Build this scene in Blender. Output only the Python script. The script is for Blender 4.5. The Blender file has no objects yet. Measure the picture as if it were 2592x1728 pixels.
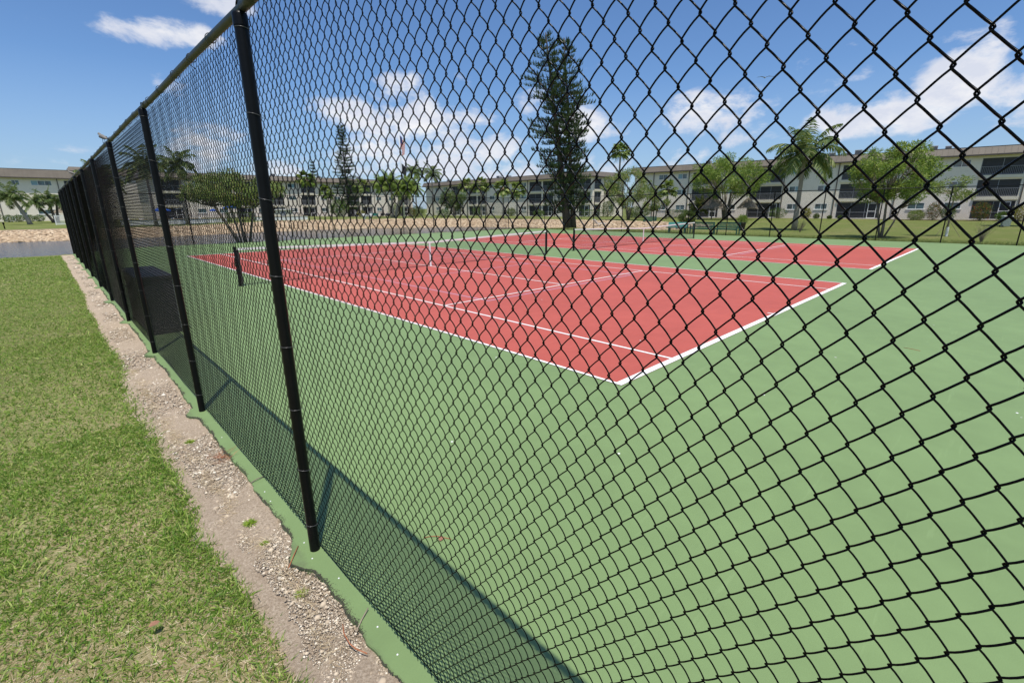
import bpy, math, random
import numpy as np
from mathutils import Vector, Matrix
sc = bpy.context.scene
R = math.radians
# ------------------------------------------------------------------ camera
cam_d = bpy.data.cameras.new('camera'); cam = bpy.data.objects.new('camera', cam_d)
sc.collection.objects.link(cam); sc.camera = cam
F, PITCH, YAW, ROLL = 1200.6, 0.2745, 0.7672, -0.0073
fw = Vector((math.sin(YAW)*math.cos(PITCH), math.cos(YAW)*math.cos(PITCH), -math.sin(PITCH)))
rt = Vector((math.cos(YAW), -math.sin(YAW), 0)); up = rt.cross(fw)
r2 = rt*math.cos(ROLL)+up*math.sin(ROLL); u2 = -rt*math.sin(ROLL)+up*math.cos(ROLL)
cam.matrix_world = Matrix(((r2.x, u2.x, -fw.x, -4.6374), (r2.y, u2.y, -fw.y, -2.9279), (r2.z, u2.z, -fw.z, 2.0625), (0, 0, 0, 1)))
cam_d.sensor_width = 36; cam_d.lens = F/2592*36; cam_d.clip_start = 0.02; cam_d.clip_end = 3000
# ------------------------------------------------------------------ sun, sky, exposure
SUN = Vector((-.49, -.87, 2.94)).normalized()
sun_d = bpy.data.lights.new('sun', 'SUN'); sun_d.energy = 4.9; sun_d.angle = R(.53); sun_d.color = (1, .95, .87)
sun = bpy.data.objects.new('sun', sun_d); sc.collection.objects.link(sun)
sun.rotation_euler = SUN.to_track_quat('Z', 'Y').to_euler(); sun.location = (0, 0, 40)
sc.view_settings.view_transform = 'Standard'; sc.view_settings.look = 'None'
sc.view_settings.exposure = 0.0; sc.view_settings.gamma = 1; sc.view_settings.use_curve_mapping = False
world = bpy.data.worlds.new('World'); sc.world = world; world.use_nodes = True

class NT:
    def __init__(s, tree): s.t = tree; s.t.nodes.clear()
    def n(s, kind, **kw):
        nd = s.t.nodes.new(kind)
        for k, v in kw.items():
            if k.startswith('_'): nd.inputs[k[1:]].default_value = v
            else: setattr(nd, k, v)
        return nd
    def l(s, a, b): s.t.links.new(a, b)
    def math(s, op, a, b=0., c=None, clamp=False):
        nd = s.t.nodes.new('ShaderNodeMath'); nd.operation = op; nd.use_clamp = clamp
        for i, v in enumerate((a, b, c)):
            if v is None: continue
            if isinstance(v, (int, float)): nd.inputs[i].default_value = v
            else: s.l(v, nd.inputs[i])
        return nd.outputs[0]
    def mix(s, fac, a, b, blend='MIX'):
        nd = s.t.nodes.new('ShaderNodeMix'); nd.data_type = 'RGBA'; nd.blend_type = blend; nd.clamp_factor = True
        for sock, v in ((nd.inputs[0], fac), (nd.inputs[6], a), (nd.inputs[7], b)):
            if isinstance(v, (int, float)): sock.default_value = v
            elif isinstance(v, (tuple, list)): sock.default_value = (*v[:3], 1)
            else: s.l(v, sock)
        return nd.outputs[2]
    def noise(s, vec, scale, detail=3, rough=.55, dist=0.):
        nd = s.n('ShaderNodeTexNoise'); nd.inputs['Scale'].default_value = scale; nd.inputs['Detail'].default_value = detail
        nd.inputs['Roughness'].default_value = rough; nd.inputs['Distortion'].default_value = dist
        if vec is not None: s.l(vec, nd.inputs['Vector'])
        return nd.outputs['Fac']
    def ramp(s, fac, stops):
        nd = s.n('ShaderNodeValToRGB'); e = nd.color_ramp.elements
        while len(e) < len(stops): e.new(.5)
        for i, (p, c) in enumerate(stops):
            e[i].position = p; e[i].color = (*c, 1) if len(c) == 3 else c
        s.l(fac, nd.inputs[0]); return nd.outputs[0]

def build_world():
    w = NT(world.node_tree)
    out = w.n('ShaderNodeOutputWorld'); bg = w.n('ShaderNodeBackground', _Strength=.1)
    sky = w.n('ShaderNodeTexSky'); sky.sky_type = 'NISHITA'; sky.sun_disc = False
    sky.sun_elevation = math.asin(SUN.z); sky.sun_rotation = math.atan2(SUN.x, SUN.y)
    sky.air_density = 1.0; sky.dust_density = .35; sky.ozone_density = 2.2
    tc = w.n('ShaderNodeTexCoord'); d = tc.outputs['Generated']
    sep = w.n('ShaderNodeSeparateXYZ'); w.l(d, sep.inputs[0]); el = sep.outputs[2]
    mp = w.n('ShaderNodeMapping'); mp.inputs['Scale'].default_value = (1, 1, 1.9); w.l(d, mp.inputs[0])
    mp2 = w.n('ShaderNodeMapping'); mp2.inputs['Scale'].default_value = (1, 1, 1.9); mp2.inputs['Location'].default_value = (0, 0, .035); w.l(d, mp2.inputs[0])
    n1 = w.noise(mp.outputs[0], 9, 9, .6, .25); n2 = w.noise(mp2.outputs[0], 9, 9, .6, .25)
    blobs = CLOUDS
    tot = None
    for (x, y, z, ru, rv, wt) in blobs:
        c = Vector((x, y, z)).normalized(); r = c.cross(Vector((0, 0, 1))).normalized(); u = r.cross(c)
        def dot(v):
            nd = w.n('ShaderNodeVectorMath', operation='DOT_PRODUCT'); w.l(d, nd.inputs[0]); nd.inputs[1].default_value = v; return nd.outputs['Value']
        a = w.math('MULTIPLY', dot(r), 1/ru); b = w.math('MULTIPLY', dot(u), 1/rv)
        q = w.math('ADD', w.math('MULTIPLY', a, a), w.math('MULTIPLY', b, b))
        v = w.math('MULTIPLY', w.math('SUBTRACT', 1.0, w.math('MULTIPLY', q, .5), clamp=True), wt)
        front = w.math('GREATER_THAN', dot(c), .3); v = w.math('MULTIPLY', v, front)
        tot = v if tot is None else w.math('MAXIMUM', tot, v)
    # broken cloud everywhere else on the sky dome as well
    far = w.noise(d, 2.3, 3, .5)
    behind = w.n('ShaderNodeVectorMath', operation='DOT_PRODUCT'); w.l(d, behind.inputs[0]); behind.inputs[1].default_value = (-.7, -.7, 0)
    tot = w.math('MAXIMUM', tot, w.math('MULTIPLY', w.math('MULTIPLY', w.math('SUBTRACT', far, .42, clamp=True), 3.5), w.math('MULTIPLY', w.math('ADD', behind.outputs['Value'], .2, clamp=True), 2, clamp=True)))
    m = w.math('ADD', w.math('MULTIPLY', w.math('SUBTRACT', n1, .5), 2.7), tot)
    mask = w.n('ShaderNodeMapRange'); mask.interpolation_type = 'SMOOTHSTEP'; mask.inputs[1].default_value = .44; mask.inputs[2].default_value = .98; w.l(m, mask.inputs[0])
    shade = w.math('SUBTRACT', n2, n1); shade = w.math('MULTIPLY', w.math('ADD', shade, .10), 5, clamp=True)
    ccol = w.mix(shade, (7.3, 7.6, 8.6), (9.6, 9.5, 9.6))
    # thin haze of moisture low over the horizon
    hz = w.n('ShaderNodeMapRange'); hz.inputs[1].default_value = 0; hz.inputs[2].default_value = .22; hz.inputs[3].default_value = .55; hz.inputs[4].default_value = 0; w.l(el, hz.inputs[0])
    skyc = w.mix(1.0, sky.outputs[0], (.80, 1.02, 1.30), 'MULTIPLY')
    base = w.mix(hz.outputs[0], skyc, (3.75, 4.95, 7.0))
    col = w.mix(w.math('MULTIPLY', mask.outputs[0], .93), base, ccol)
    w.l(col, bg.inputs[0]); w.l(bg.outputs[0], out.inputs[0])
CLOUDS = [(0.188, 0.948, 0.256, 0.075, 0.021, 0.95), (0.15, 0.955, 0.262, 0.04, 0.016, 0.7), (0.266, 0.914, 0.307, 0.057, 0.016, 0.7), (0.512, 0.832, 0.213, 0.053, 0.035, 1.1), (0.435, 0.884, 0.171, 0.059, 0.035, 1.05), (0.569, 0.807, 0.156, 0.12, 0.044, 1.1), (0.619, 0.778, 0.105, 0.126, 0.045, 1.0), (0.47, 0.878, 0.092, 0.12, 0.044, 0.9), (0.224, 0.97, 0.094, 0.065, 0.041, 0.9), (0.215, 0.958, 0.192, 0.049, 0.03, 0.6), (0.691, 0.72, 0.072, 0.106, 0.035, 0.8), (0.79, 0.595, 0.148, 0.071, 0.033, 0.9), (0.893, 0.421, 0.161, 0.097, 0.037, 1.05), (0.926, 0.355, 0.127, 0.069, 0.023, 0.7), (0.98, 0.096, 0.177, 0.06, 0.052, 1.15), (0.974, 0.179, 0.136, 0.106, 0.035, 1.0), (0.99, 0.03, 0.138, 0.052, 0.039, 0.9), (0.717, 0.671, 0.19, 0.049, 0.029, 0.7), (0.789, 0.61, 0.078, 0.089, 0.038, 0.8), (0.887, 0.455, 0.084, 0.049, 0.025, 0.8), (0.96, 0.223, 0.171, 0.059, 0.029, 0.5), (-0.0, 0.998, 0.062, 0.102, 0.026, 0.35), (0.622, 0.751, 0.222, 0.041, 0.025, 0.5), (0.324, 0.945, 0.055, 0.132, 0.035, 0.7)]
build_world()

# ------------------------------------------------------------------ helpers
rng = np.random.default_rng(7); random.seed(7)
COL = sc.collection
def tag(o, label=None, cat=None, group=None, kind=None):
    if label: o['label'] = label
    if cat: o['category'] = cat
    if group: o['group'] = group
    if kind: o['kind'] = kind
    return o
def empty(name, loc=(0, 0, 0), rz=0, label=None, cat=None, group=None):
    o = bpy.data.objects.new(name, None); COL.objects.link(o); o.location = loc; o.rotation_euler = (0, 0, rz)
    o.empty_display_size = .2
    return tag(o, label, cat, group)
def copy_tree(o, parent=None):
    c = o.copy(); COL.objects.link(c)
    if parent is not None: c.parent = parent
    for ch in [x for x in o.children]: copy_tree(ch, c)
    return c
def link(name, me, mat=None, parent=None, smooth=False):
    if mat is not None:
        for m in (mat if isinstance(mat, (list, tuple)) else [mat]): me.materials.append(m)
    if smooth: me.polygons.foreach_set('use_smooth', [True]*len(me.polygons))
    o = bpy.data.objects.new(name, me); COL.objects.link(o)
    if parent is not None: o.parent = parent
    return o
def mesh_np(name, V, Fq, smooth=False, midx=None):
    """V (n,3); Fq (m,k) int array of equal-sided faces"""
    V = np.asarray(V, np.float32); Fq = np.asarray(Fq, np.int32); m, k = Fq.shape
    me = bpy.data.meshes.new(name)
    me.vertices.add(len(V)); me.vertices.foreach_set('co', V.ravel())
    me.loops.add(m*k); me.loops.foreach_set('vertex_index', Fq.ravel())
    me.polygons.add(m); me.polygons.foreach_set('loop_start', np.arange(0, m*k, k, dtype=np.int32))
    if midx is not None: me.polygons.foreach_set('material_index', np.asarray(midx, np.int32))
    me.update(calc_edges=True); me.validate()
    if smooth: me.polygons.foreach_set('use_smooth', np.ones(m, bool))
    return me
class MB:
    def __init__(s): s.v = []; s.f = []; s.m = []
    def add(s, vs, fs, mi=0):
        b = len(s.v); s.v += [tuple(v) for v in vs]; s.f += [tuple(b+i for i in f) for f in fs]; s.m += [mi]*len(fs); return s
    def box(s, x0, y0, z0, x1, y1, z1, mi=0):
        vs = [(x0, y0, z0), (x1, y0, z0), (x1, y1, z0), (x0, y1, z0), (x0, y0, z1), (x1, y0, z1), (x1, y1, z1), (x0, y1, z1)]
        return s.add(vs, [(0, 3, 2, 1), (4, 5, 6, 7), (0, 1, 5, 4), (1, 2, 6, 5), (2, 3, 7, 6), (3, 0, 4, 7)], mi)
    def tube(s, pts, rad, n=8, caps=True, mi=0):
        pts = [Vector(p) for p in pts]; rr = rad if isinstance(rad, (list, tuple)) else [rad]*len(pts)
        b = len(s.v); prev = None
        for i, p in enumerate(pts):
            t = (pts[min(i+1, len(pts)-1)]-pts[max(i-1, 0)]).normalized()
            if prev is None: a = t.orthogonal().normalized()
            else: a = (prev-t*prev.dot(t)).normalized()
            prev = a; c = t.cross(a)
            for k in range(n):
                th = 2*math.pi*k/n; s.v.append(tuple(p+(a*math.cos(th)+c*math.sin(th))*rr[i]))
        for i in range(len(pts)-1):
            for k in range(n):
                s.f.append((b+i*n+k, b+i*n+(k+1) % n, b+(i+1)*n+(k+1) % n, b+(i+1)*n+k)); s.m.append(mi)
        if caps:
            s.f.append(tuple(b+k for k in reversed(range(n)))); s.f.append(tuple(b+(len(pts)-1)*n+k for k in range(n))); s.m += [mi, mi]
        return s
    def build(s, name, mat=None, parent=None, smooth=False, bevel=0):
        me = bpy.data.meshes.new(name); me.from_pydata(s.v, [], s.f); me.update()
        if any(s.m): me.polygons.foreach_set('material_index', s.m)
        o = link(name, me, mat, parent, smooth)
        if bevel:
            b = o.modifiers.new('b', 'BEVEL'); b.width = bevel; b.segments = 2; b.limit_method = 'ANGLE'
        return o
def lathe(mb, prof, n=16, c=(0, 0, 0), mi=0):
    b = len(mb.v)
    for r, z in prof:
        for k in range(n):
            th = 2*math.pi*k/n; mb.v.append((c[0]+r*math.cos(th), c[1]+r*math.sin(th), c[2]+z))
    for i in range(len(prof)-1):
        for k in range(n):
            mb.f.append((b+i*n+k, b+i*n+(k+1) % n, b+(i+1)*n+(k+1) % n, b+(i+1)*n+k)); mb.m.append(mi)
    return mb
# leaf quads / strips in numpy -----------------------------------------------------
def nrm(a): return a/np.maximum(np.linalg.norm(a, axis=-1, keepdims=True), 1e-9)
def blades(P, D, L, Wd, bend=None, nseg=1, twist=None):
    """strips rooted at P (n,3) along unit D (n,3), length L, width Wd; bend adds a (n,3) displacement at the tip. nseg strips, pointed tip"""
    n = len(P); D = nrm(D); side = np.cross(D, rng.normal(size=(n, 3)) if twist is None else twist); side = nrm(side)
    L = np.broadcast_to(L, (n,)); Wd = np.broadcast_to(Wd, (n,))
    bend = np.zeros((n, 3)) if bend is None else bend
    rows = []
    for i in range(nseg+1):
        t = i/nseg; c = P+D*(L*t)[:, None]+bend*(t*t)
        wd = Wd*(.55+.45*math.sin(math.pi*min(1, t*1.15+.1))) if i < nseg else Wd*.12
        rows += [c-side*(wd/2)[:, None], c+side*(wd/2)[:, None]]
    V = np.stack(rows, 1).reshape(-1, 3); k = 2*(nseg+1)
    base = (np.arange(n)*k)[:, None]
    Fq = np.concatenate([base+np.array([[2*i, 2*i+1, 2*i+3, 2*i+2]]) for i in range(nseg)], 0)
    return V, Fq
def join(parts):
    Vs, Fs, o = [], [], 0
    for V, Fq in parts: Vs.append(V); Fs.append(Fq+o); o += len(V)
    return np.concatenate(Vs), np.concatenate(Fs)
def rnd_dir(n):
    return nrm(rng.normal(size=(n, 3)))

# ------------------------------------------------------------------ materials
def mat(name): 
    m = bpy.data.materials.new(name); m.use_nodes = True; return m, NT(m.node_tree)
def finish(w, bsdf): 
    o = w.n('ShaderNodeOutputMaterial'); w.l(bsdf.outputs[0], o.inputs[0])
def simple(name, col, rough=.6, var=.08, scale=6, metal=0., bump=0., bscale=40, spec=.5, coords='Object', blotch=None):
    m, w = mat(name); p = w.n('ShaderNodeBsdfPrincipled', _Roughness=rough, _Metallic=metal); p.inputs['Specular IOR Level'].default_value = spec
    tc = w.n('ShaderNodeTexCoord').outputs[coords]
    nz = w.noise(tc, scale, 5, .6)
    c = w.ramp(nz, [(.25, tuple(max(0, x*(1-var)) for x in col)), (.75, tuple(min(1, x*(1+var)) for x in col))])
    if blotch:
        c = w.mix(w.math('MULTIPLY', w.math('GREATER_THAN', w.noise(tc, blotch[1], 6, .7), blotch[2]), blotch[3]), c, blotch[0])
    w.l(c, p.inputs['Base Color'])
    if bump:
        b = w.n('ShaderNodeBump', _Strength=bump, _Distance=.01); w.l(w.noise(tc, bscale, 5, .6), b.inputs['Height']); w.l(b.outputs[0], p.inputs['Normal'])
    finish(w, p); return m
def leaf(name, c0, c1, c2=None, trans=.35, rough=.55):
    m, w = mat(name); g = w.n('ShaderNodeNewGeometry')
    stops = [(0, c0), (.75, c1)] + ([(.97, c2)] if c2 else [])
    col = w.ramp(g.outputs['Random Per Island'], stops)
    p = w.n('ShaderNodeBsdfPrincipled', _Roughness=rough); p.inputs['Specular IOR Level'].default_value = .35; w.l(col, p.inputs['Base Color'])
    t = w.n('ShaderNodeBsdfTranslucent'); w.l(w.mix(.5, col, (.25, .32, .04), 'MIX'), t.inputs[0])
    mx = w.n('ShaderNodeMixShader', _Fac=trans); w.l(p.outputs[0], mx.inputs[1]); w.l(t.outputs[0], mx.inputs[2])
    finish(w, mx); return m

M = {}
def m_court(name, col, stains, edge_dirt=False):
    m, w = mat(name); p = w.n('ShaderNodeBsdfPrincipled', _Roughness=.62); p.inputs['Specular IOR Level'].default_value = .3
    tc = w.n('ShaderNodeTexCoord').outputs['Object']
    big = w.noise(tc, .35, 5, .6); mid = w.noise(tc, 3.2, 4, .6); fine = w.noise(tc, 240, 2, .5)
    f = w.math('ADD', w.math('MULTIPLY', big, .6), w.math('MULTIPLY', mid, .4))
    c = w.ramp(f, [(.30, tuple(x*.86 for x in col)), (.70, tuple(x*1.10 for x in col))])
    c = w.mix(.10, c, w.ramp(fine, [(.3, (0, 0, 0)), (.7, (.6, .6, .6))]), 'OVERLAY')
    vo = w.n('ShaderNodeTexVoronoi', feature='F1'); vo.inputs['Scale'].default_value = 1.4; w.l(tc, vo.inputs['Vector'])
    st = w.math('MULTIPLY', w.math('LESS_THAN', vo.outputs['Distance'], .022), stains)
    c = w.mix(st, c, (.5, .5, .46))
    mps = w.n('ShaderNodeMapping'); mps.inputs['Scale'].default_value = (1, 14, 1); mps.inputs['Rotation'].default_value = (0, 0, .6); w.l(tc, mps.inputs[0])
    sc_ = w.math('MULTIPLY', w.math('SUBTRACT', w.noise(mps.outputs[0], .9, 5, .7), .60, clamp=True), 2.2)
    c = w.mix(sc_, c, tuple(min(1, x*1.3+.03) for x in col))
    vo2 = w.n('ShaderNodeTexVoronoi', feature='F1'); vo2.inputs['Scale'].default_value = 5.5; w.l(tc, vo2.inputs['Vector'])
    c = w.mix(w.math('MULTIPLY', w.math('LESS_THAN', vo2.outputs['Distance'], .035), .35), c, tuple(x*.6 for x in col))
    s2 = w.math('MULTIPLY', w.math('MULTIPLY', w.math('SUBTRACT', w.noise(tc, 1.1, 8, .75, .6), .62, clamp=True), 3), .5)
    c = w.mix(s2, c, tuple(x*.55 for x in col))
    if edge_dirt:
        sx = w.n('ShaderNodeSeparateXYZ'); w.l(tc, sx.inputs[0]); mr = w.n('ShaderNodeMapRange'); mr.inputs[1].default_value = -3.80; mr.inputs[2].default_value = -3.875; mr.inputs[4].default_value = .50; w.l(sx.outputs[0], mr.inputs[0])
        dn = w.noise(tc, 11, 7, .75); dm = w.math('MULTIPLY', w.math('SUBTRACT', w.math('ADD', mr.outputs[0], w.math('MULTIPLY', dn, .9)), .78, clamp=True), 2.2, clamp=True)
        c = w.mix(w.math('MULTIPLY', dm, .8), c, (.10, .11, .065))
    w.l(c, p.inputs['Base Color'])
    b = w.n('ShaderNodeBump', _Strength=.18, _Distance=.002); w.l(w.noise(tc, 420, 3, .6), b.inputs['Height']); w.l(b.outputs[0], p.inputs['Normal'])
    finish(w, p); return m
M['green'] = m_court('court green acrylic', (.186, .274, .110), .9, True)
M['red'] = m_court('court red acrylic', (.46, .100, .072), .5)
M['line'] = simple('white court paint', (.80, .80, .77), .6, .05, 8)
M['lav'] = simple('lavender line paint', (.50, .34, .48), .6, .06, 8)
M['black'] = simple('black vinyl coated steel', (.005, .0055, .006), .34, .25, 14, spec=.15, bump=.05)
M['wire'] = simple('black vinyl wire', (.0025, .0026, .0027), .24, .2, 30, spec=.10)
M['rail'] = simple('weathered olive rail', (.026, .031, .018), .5, .4, 9, blotch=((.055, .055, .032), 25, .55, .5))
M['tie'] = simple('worn aluminium tie', (.13, .13, .13), .3, .3, 30, metal=.4)
M['tie2'] = simple('dark tie wire', (.03, .032, .03), .4, .2, 30)
M['wall'] = simple('painted stucco', (.78, .715, .61), .85, .05, 1.2, bump=.25, bscale=14, blotch=((.45, .42, .36), 1.8, .62, .35))
M['wallw'] = simple('cream stucco', (.68, .63, .50), .85, .05, 1.2, bump=.25, bscale=14)
M['trim'] = simple('white trim', (.76, .76, .73), .6, .04, 3)
M['pipe'] = simple('brown downpipe', (.10, .085, .07), .6, .1, 3)
M['fascia'] = simple('dark eave edge', (.075, .062, .052), .7, .1, 3)
M['screen'] = simple('dark balcony screen', (.028, .028, .03), .55, .3, 2.5)
M['rail2'] = simple('grey balcony rail', (.25, .26, .28), .5, .1, 4)
M['ac'] = simple('grey air conditioner', (.34, .35, .35), .6, .15, 5, metal=.2)
M['acf'] = simple('black grille', (.04, .04, .04), .6, .1, 5)
M['bark'] = simple('grey bark', (.20, .165, .125), .9, .35, 7, bump=.6, bscale=22)
M['barkd'] = simple('dark bark', (.085, .07, .058), .9, .35, 6, bump=.6, bscale=18)
M['palmbark'] = simple('ringed palm trunk', (.30, .265, .22), .9, .25, 5, bump=.5, bscale=16)
M['boot'] = simple('brown palm boots', (.20, .14, .08), .9, .4, 12, bump=.6, bscale=20)
M['conifer'] = leaf('conifer needles', (.012, .034, .012), (.038, .078, .020), (.085, .115, .03), .12)
M['leafA'] = leaf('bright tree leaves', (.08, .16, .025), (.25, .35, .065), (.40, .45, .12), .45)
M['leafB'] = leaf('olive tree leaves', (.09, .15, .04), (.25, .32, .09), (.38, .32, .13), .4)
M['leafD'] = leaf('dark tree leaves', (.025, .06, .015), (.085, .14, .03), (.18, .2, .05), .3)
M['palm'] = leaf('palm leaflets', (.05, .10, .03), (.16, .225, .07), (.30, .31, .12), .35)
M['sabal'] = leaf('fan palm leaves', (.10, .17, .04), (.29, .38, .11), (.45, .46, .20), .4)
M['ypalm'] = leaf('yellow green palm', (.10, .15, .02), (.24, .27, .04), (.32, .27, .05), .3)
M['dead'] = leaf('dry palm fronds', (.20, .14, .07), (.34, .25, .14), None, .15)
M['hedge'] = leaf('hedge leaves', (.025, .07, .012), (.085, .16, .025), (.16, .24, .05), .3)
M['redleaf'] = leaf('red shrub leaves', (.04, .07, .02), (.10, .13, .03), (.42, .03, .02), .3)
M['yleaf'] = leaf('golden shrub leaves', (.16, .14, .02), (.30, .27, .03), (.08, .12, .02), .3)
M['thatch'] = leaf('palm thatch', (.24, .20, .14), (.48, .41, .31), (.60, .53, .43), .05, .9)
M['teal'] = simple('green painted bench', (.02, .10, .075), .5, .15, 6)
M['tealb'] = simple('bright teal bench', (.025, .19, .16), .5, .12, 6)
M['blue'] = simple('blue umbrella cloth', (.02, .11, .52), .8, .1, 4)
M['white'] = simple('white plastic', (.78, .78, .77), .5, .04, 4)
M['tan'] = simple('tan masonry', (.50, .40, .28), .9, .12, 3)
M['bin'] = simple('black plastic', (.025, .022, .03), .5, .2, 5)
M['gbin'] = simple('grey green bin', (.25, .30, .27), .6, .1, 5)
M['brick'] = simple('brick path paving', (.36, .22, .18), .9, .2, 3)
M['tape'] = simple('white net tape', (.74, .72, .70), .8, .05, 9)
M['netm'] = simple('black net cord', (.02, .02, .02), .8, .1, 9)
M['flagm'] = simple('flag pole paint', (.66, .67, .68), .4, .04, 4)
M['mulch'] = simple('mulch bed', (.14, .075, .045), .95, .35, 8, bump=.6, bscale=30)

def m_glass():
    m, w = mat('window glass'); p = w.n('ShaderNodeBsdfPrincipled', _Roughness=.12); p.inputs['Specular IOR Level'].default_value = .9
    tc = w.n('ShaderNodeTexCoord').outputs['Object']
    w.l(w.ramp(w.noise(tc, .9, 2), [(.35, (.03, .045, .05)), (.65, (.10, .17, .19))]), p.inputs['Base Color']); finish(w, p); return m
M['glass'] = m_glass()
M['curtain'] = simple('pale blue blind behind glass', (.24, .38, .44), .25, .1, 2)
def m_roof():
    m, w = mat('standing seam metal roof'); p = w.n('ShaderNodeBsdfPrincipled', _Roughness=.55)
    tc = w.n('ShaderNodeTexCoord').outputs['Object']; sep = w.n('ShaderNodeSeparateXYZ'); w.l(tc, sep.inputs[0])
    c = w.ramp(w.noise(tc, .8, 4), [(.3, (.155, .128, .098)), (.7, (.19, .158, .122))])
    w.l(c, p.inputs['Base Color']); finish(w, p); return m
M['roof'] = m_roof()
def m_water():
    m, w = mat('lake water'); p = w.n('ShaderNodeBsdfPrincipled', _Roughness=.12); p.inputs['IOR'].default_value = 1.33
    tc = w.n('ShaderNodeTexCoord').outputs['Object']
    mp = w.n('ShaderNodeMapping'); mp.inputs['Scale'].default_value = (1, 1.6, 1); mp.inputs['Rotation'].default_value = (0, 0, .5); w.l(tc, mp.inputs[0])
    w.l(w.ramp(w.noise(tc, .15, 3), [(.3, (.045, .055, .06)), (.7, (.07, .085, .085))]), p.inputs['Base Color'])
    b = w.n('ShaderNodeBump', _Strength=.55, _Distance=.06); h = w.math('ADD', w.noise(mp.outputs[0], 2.2, 5, .6), w.math('MULTIPLY', w.noise(mp.outputs[0], 9, 3, .6), .35)); w.l(h, b.inputs['Height']); w.l(b.outputs[0], p.inputs['Normal'])
    finish(w, p); return m
M['water'] = m_water()
def m_rock():
    m, w = mat('limestone riprap'); p = w.n('ShaderNodeBsdfPrincipled', _Roughness=.9); g = w.n('ShaderNodeNewGeometry')
    tc = w.n('ShaderNodeTexCoord').outputs['Object']
    c = w.ramp(g.outputs['Random Per Island'], [(0, (.26, .18, .11)), (.4, (.52, .39, .25)), (1, (.72, .61, .45))])
    c = w.mix(.5, c, w.ramp(w.noise(tc, 5, 5, .7), [(.3, (.3, .22, .15)), (.6, (.75, .65, .5))]), 'MULTIPLY')
    c = w.mix(.18, c, (.66, .52, .36))
    w.l(c, p.inputs['Base Color']); b = w.n('ShaderNodeBump', _Strength=.5, _Distance=.03); w.l(w.noise(tc, 14, 5, .7), b.inputs['Height']); w.l(b.outputs[0], p.inputs['Normal'])
    finish(w, p); return m
M['rock'] = m_rock(); M['bankbed'] = simple('shade-darkened dirt under stones', (.22, .16, .10), .95, .4, 5, bump=.8, bscale=12)  # bed soil coloured darker to stand for shade between the stones
def m_lawn():
    m, w = mat('lawn'); p = w.n('ShaderNodeBsdfPrincipled', _Roughness=.95); p.inputs['Specular IOR Level'].default_value = .1
    tc = w.n('ShaderNodeTexCoord').outputs['Object']
    mp = w.n('ShaderNodeMapping'); mp.inputs['Scale'].default_value = (1, .45, 1); w.l(tc, mp.inputs[0])
    a = w.noise(tc, .22, 4, .6); b_ = w.noise(mp.outputs[0], 1.6, 5, .65); c_ = w.noise(tc, 22, 4, .7)
    green = w.ramp(c_, [(.3, (.095, .13, .03)), (.7, (.19, .215, .065))])
    dry = w.ramp(c_, [(.3, (.20, .16, .075)), (.7, (.36, .30, .16))])
    f = w.n('ShaderNodeMapRange'); f.inputs[1].default_value = .50; f.inputs[2].default_value = .70; w.l(w.math('ADD', w.math('MULTIPLY', a, .55), w.math('MULTIPLY', b_, .45)), f.inputs[0])
    c = w.mix(w.math('MULTIPLY', f.outputs[0], .75), green, dry)
    w.l(c, p.inputs['Base Color'])
    bp = w.n('ShaderNodeBump', _Strength=.8, _Distance=.03); w.l(w.noise(tc, 45, 5, .75), bp.inputs['Height']); w.l(bp.outputs[0], p.inputs['Normal'])
    finish(w, p); return m
M['lawn'] = m_lawn()
def m_near():
    m, w = mat('thatchy soil under lawn'); p = w.n('ShaderNodeBsdfPrincipled', _Roughness=.95); p.inputs['Specular IOR Level'].default_value = .1
    tc = w.n('ShaderNodeTexCoord').outputs['Object']
    c = w.ramp(w.noise(tc, 60, 6, .75), [(.3, (.22, .18, .085)), (.5, (.44, .36, .20)), (.72, (.66, .54, .36))])
    sy = w.n('ShaderNodeSeparateXYZ'); w.l(tc, sy.inputs[0]); fy = w.n('ShaderNodeMapRange'); fy.inputs[1].default_value = 1.5; fy.inputs[2].default_value = 7; fy.inputs[3].default_value = 0; fy.inputs[4].default_value = .75; w.l(sy.outputs[1], fy.inputs[0])
    c = w.mix(w.ramp(w.noise(tc, 1.5, 4, .6), [(.35, (0, 0, 0)), (.6, (.8, .8, .8))]), w.mix(.5, c, (.20, .28, .06)), c)
    c = w.mix(fy.outputs[0], c, w.ramp(w.noise(tc, 9, 5, .7), [(.3, (.07, .11, .02)), (.7, (.19, .21, .06))]))
    w.l(c, p.inputs['Base Color']); b = w.n('ShaderNodeBump', _Strength=.9, _Distance=.02); w.l(w.noise(tc, 110, 5, .75), b.inputs['Height']); w.l(b.outputs[0], p.inputs['Normal'])
    finish(w, p); return m
M['near'] = m_near()
def m_sand():
    m, w = mat('shelly sand and gravel'); p = w.n('ShaderNodeBsdfPrincipled', _Roughness=.95); p.inputs['Specular IOR Level'].default_value = .15
    tc = w.n('ShaderNodeTexCoord').outputs['Object']
    c = w.ramp(w.noise(tc, 70, 7, .8), [(.28, (.17, .125, .085)), (.48, (.43, .34, .245)), (.7, (.68, .57, .44))])
    c = w.mix(w.ramp(w.noise(tc, 5, 4, .6), [(.45, (0, 0, 0)), (.75, (.55, .55, .55))]), c, (.36, .28, .205))
    w.l(c, p.inputs['Base Color']); b = w.n('ShaderNodeBump', _Strength=1.0, _Distance=.015); w.l(w.noise(tc, 90, 6, .8), b.inputs['Height']); w.l(b.outputs[0], p.inputs['Normal'])
    finish(w, p); return m
M['sand'] = m_sand()
M['pebble'] = leaf('pebbles and shell bits', (.28, .215, .15), (.60, .50, .37), (.80, .73, .60), 0.0, .9)
M['blade'] = leaf('lawn grass blades', (.075, .18, .022), (.27, .41, .06), (.50, .56, .17), .38)
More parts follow.
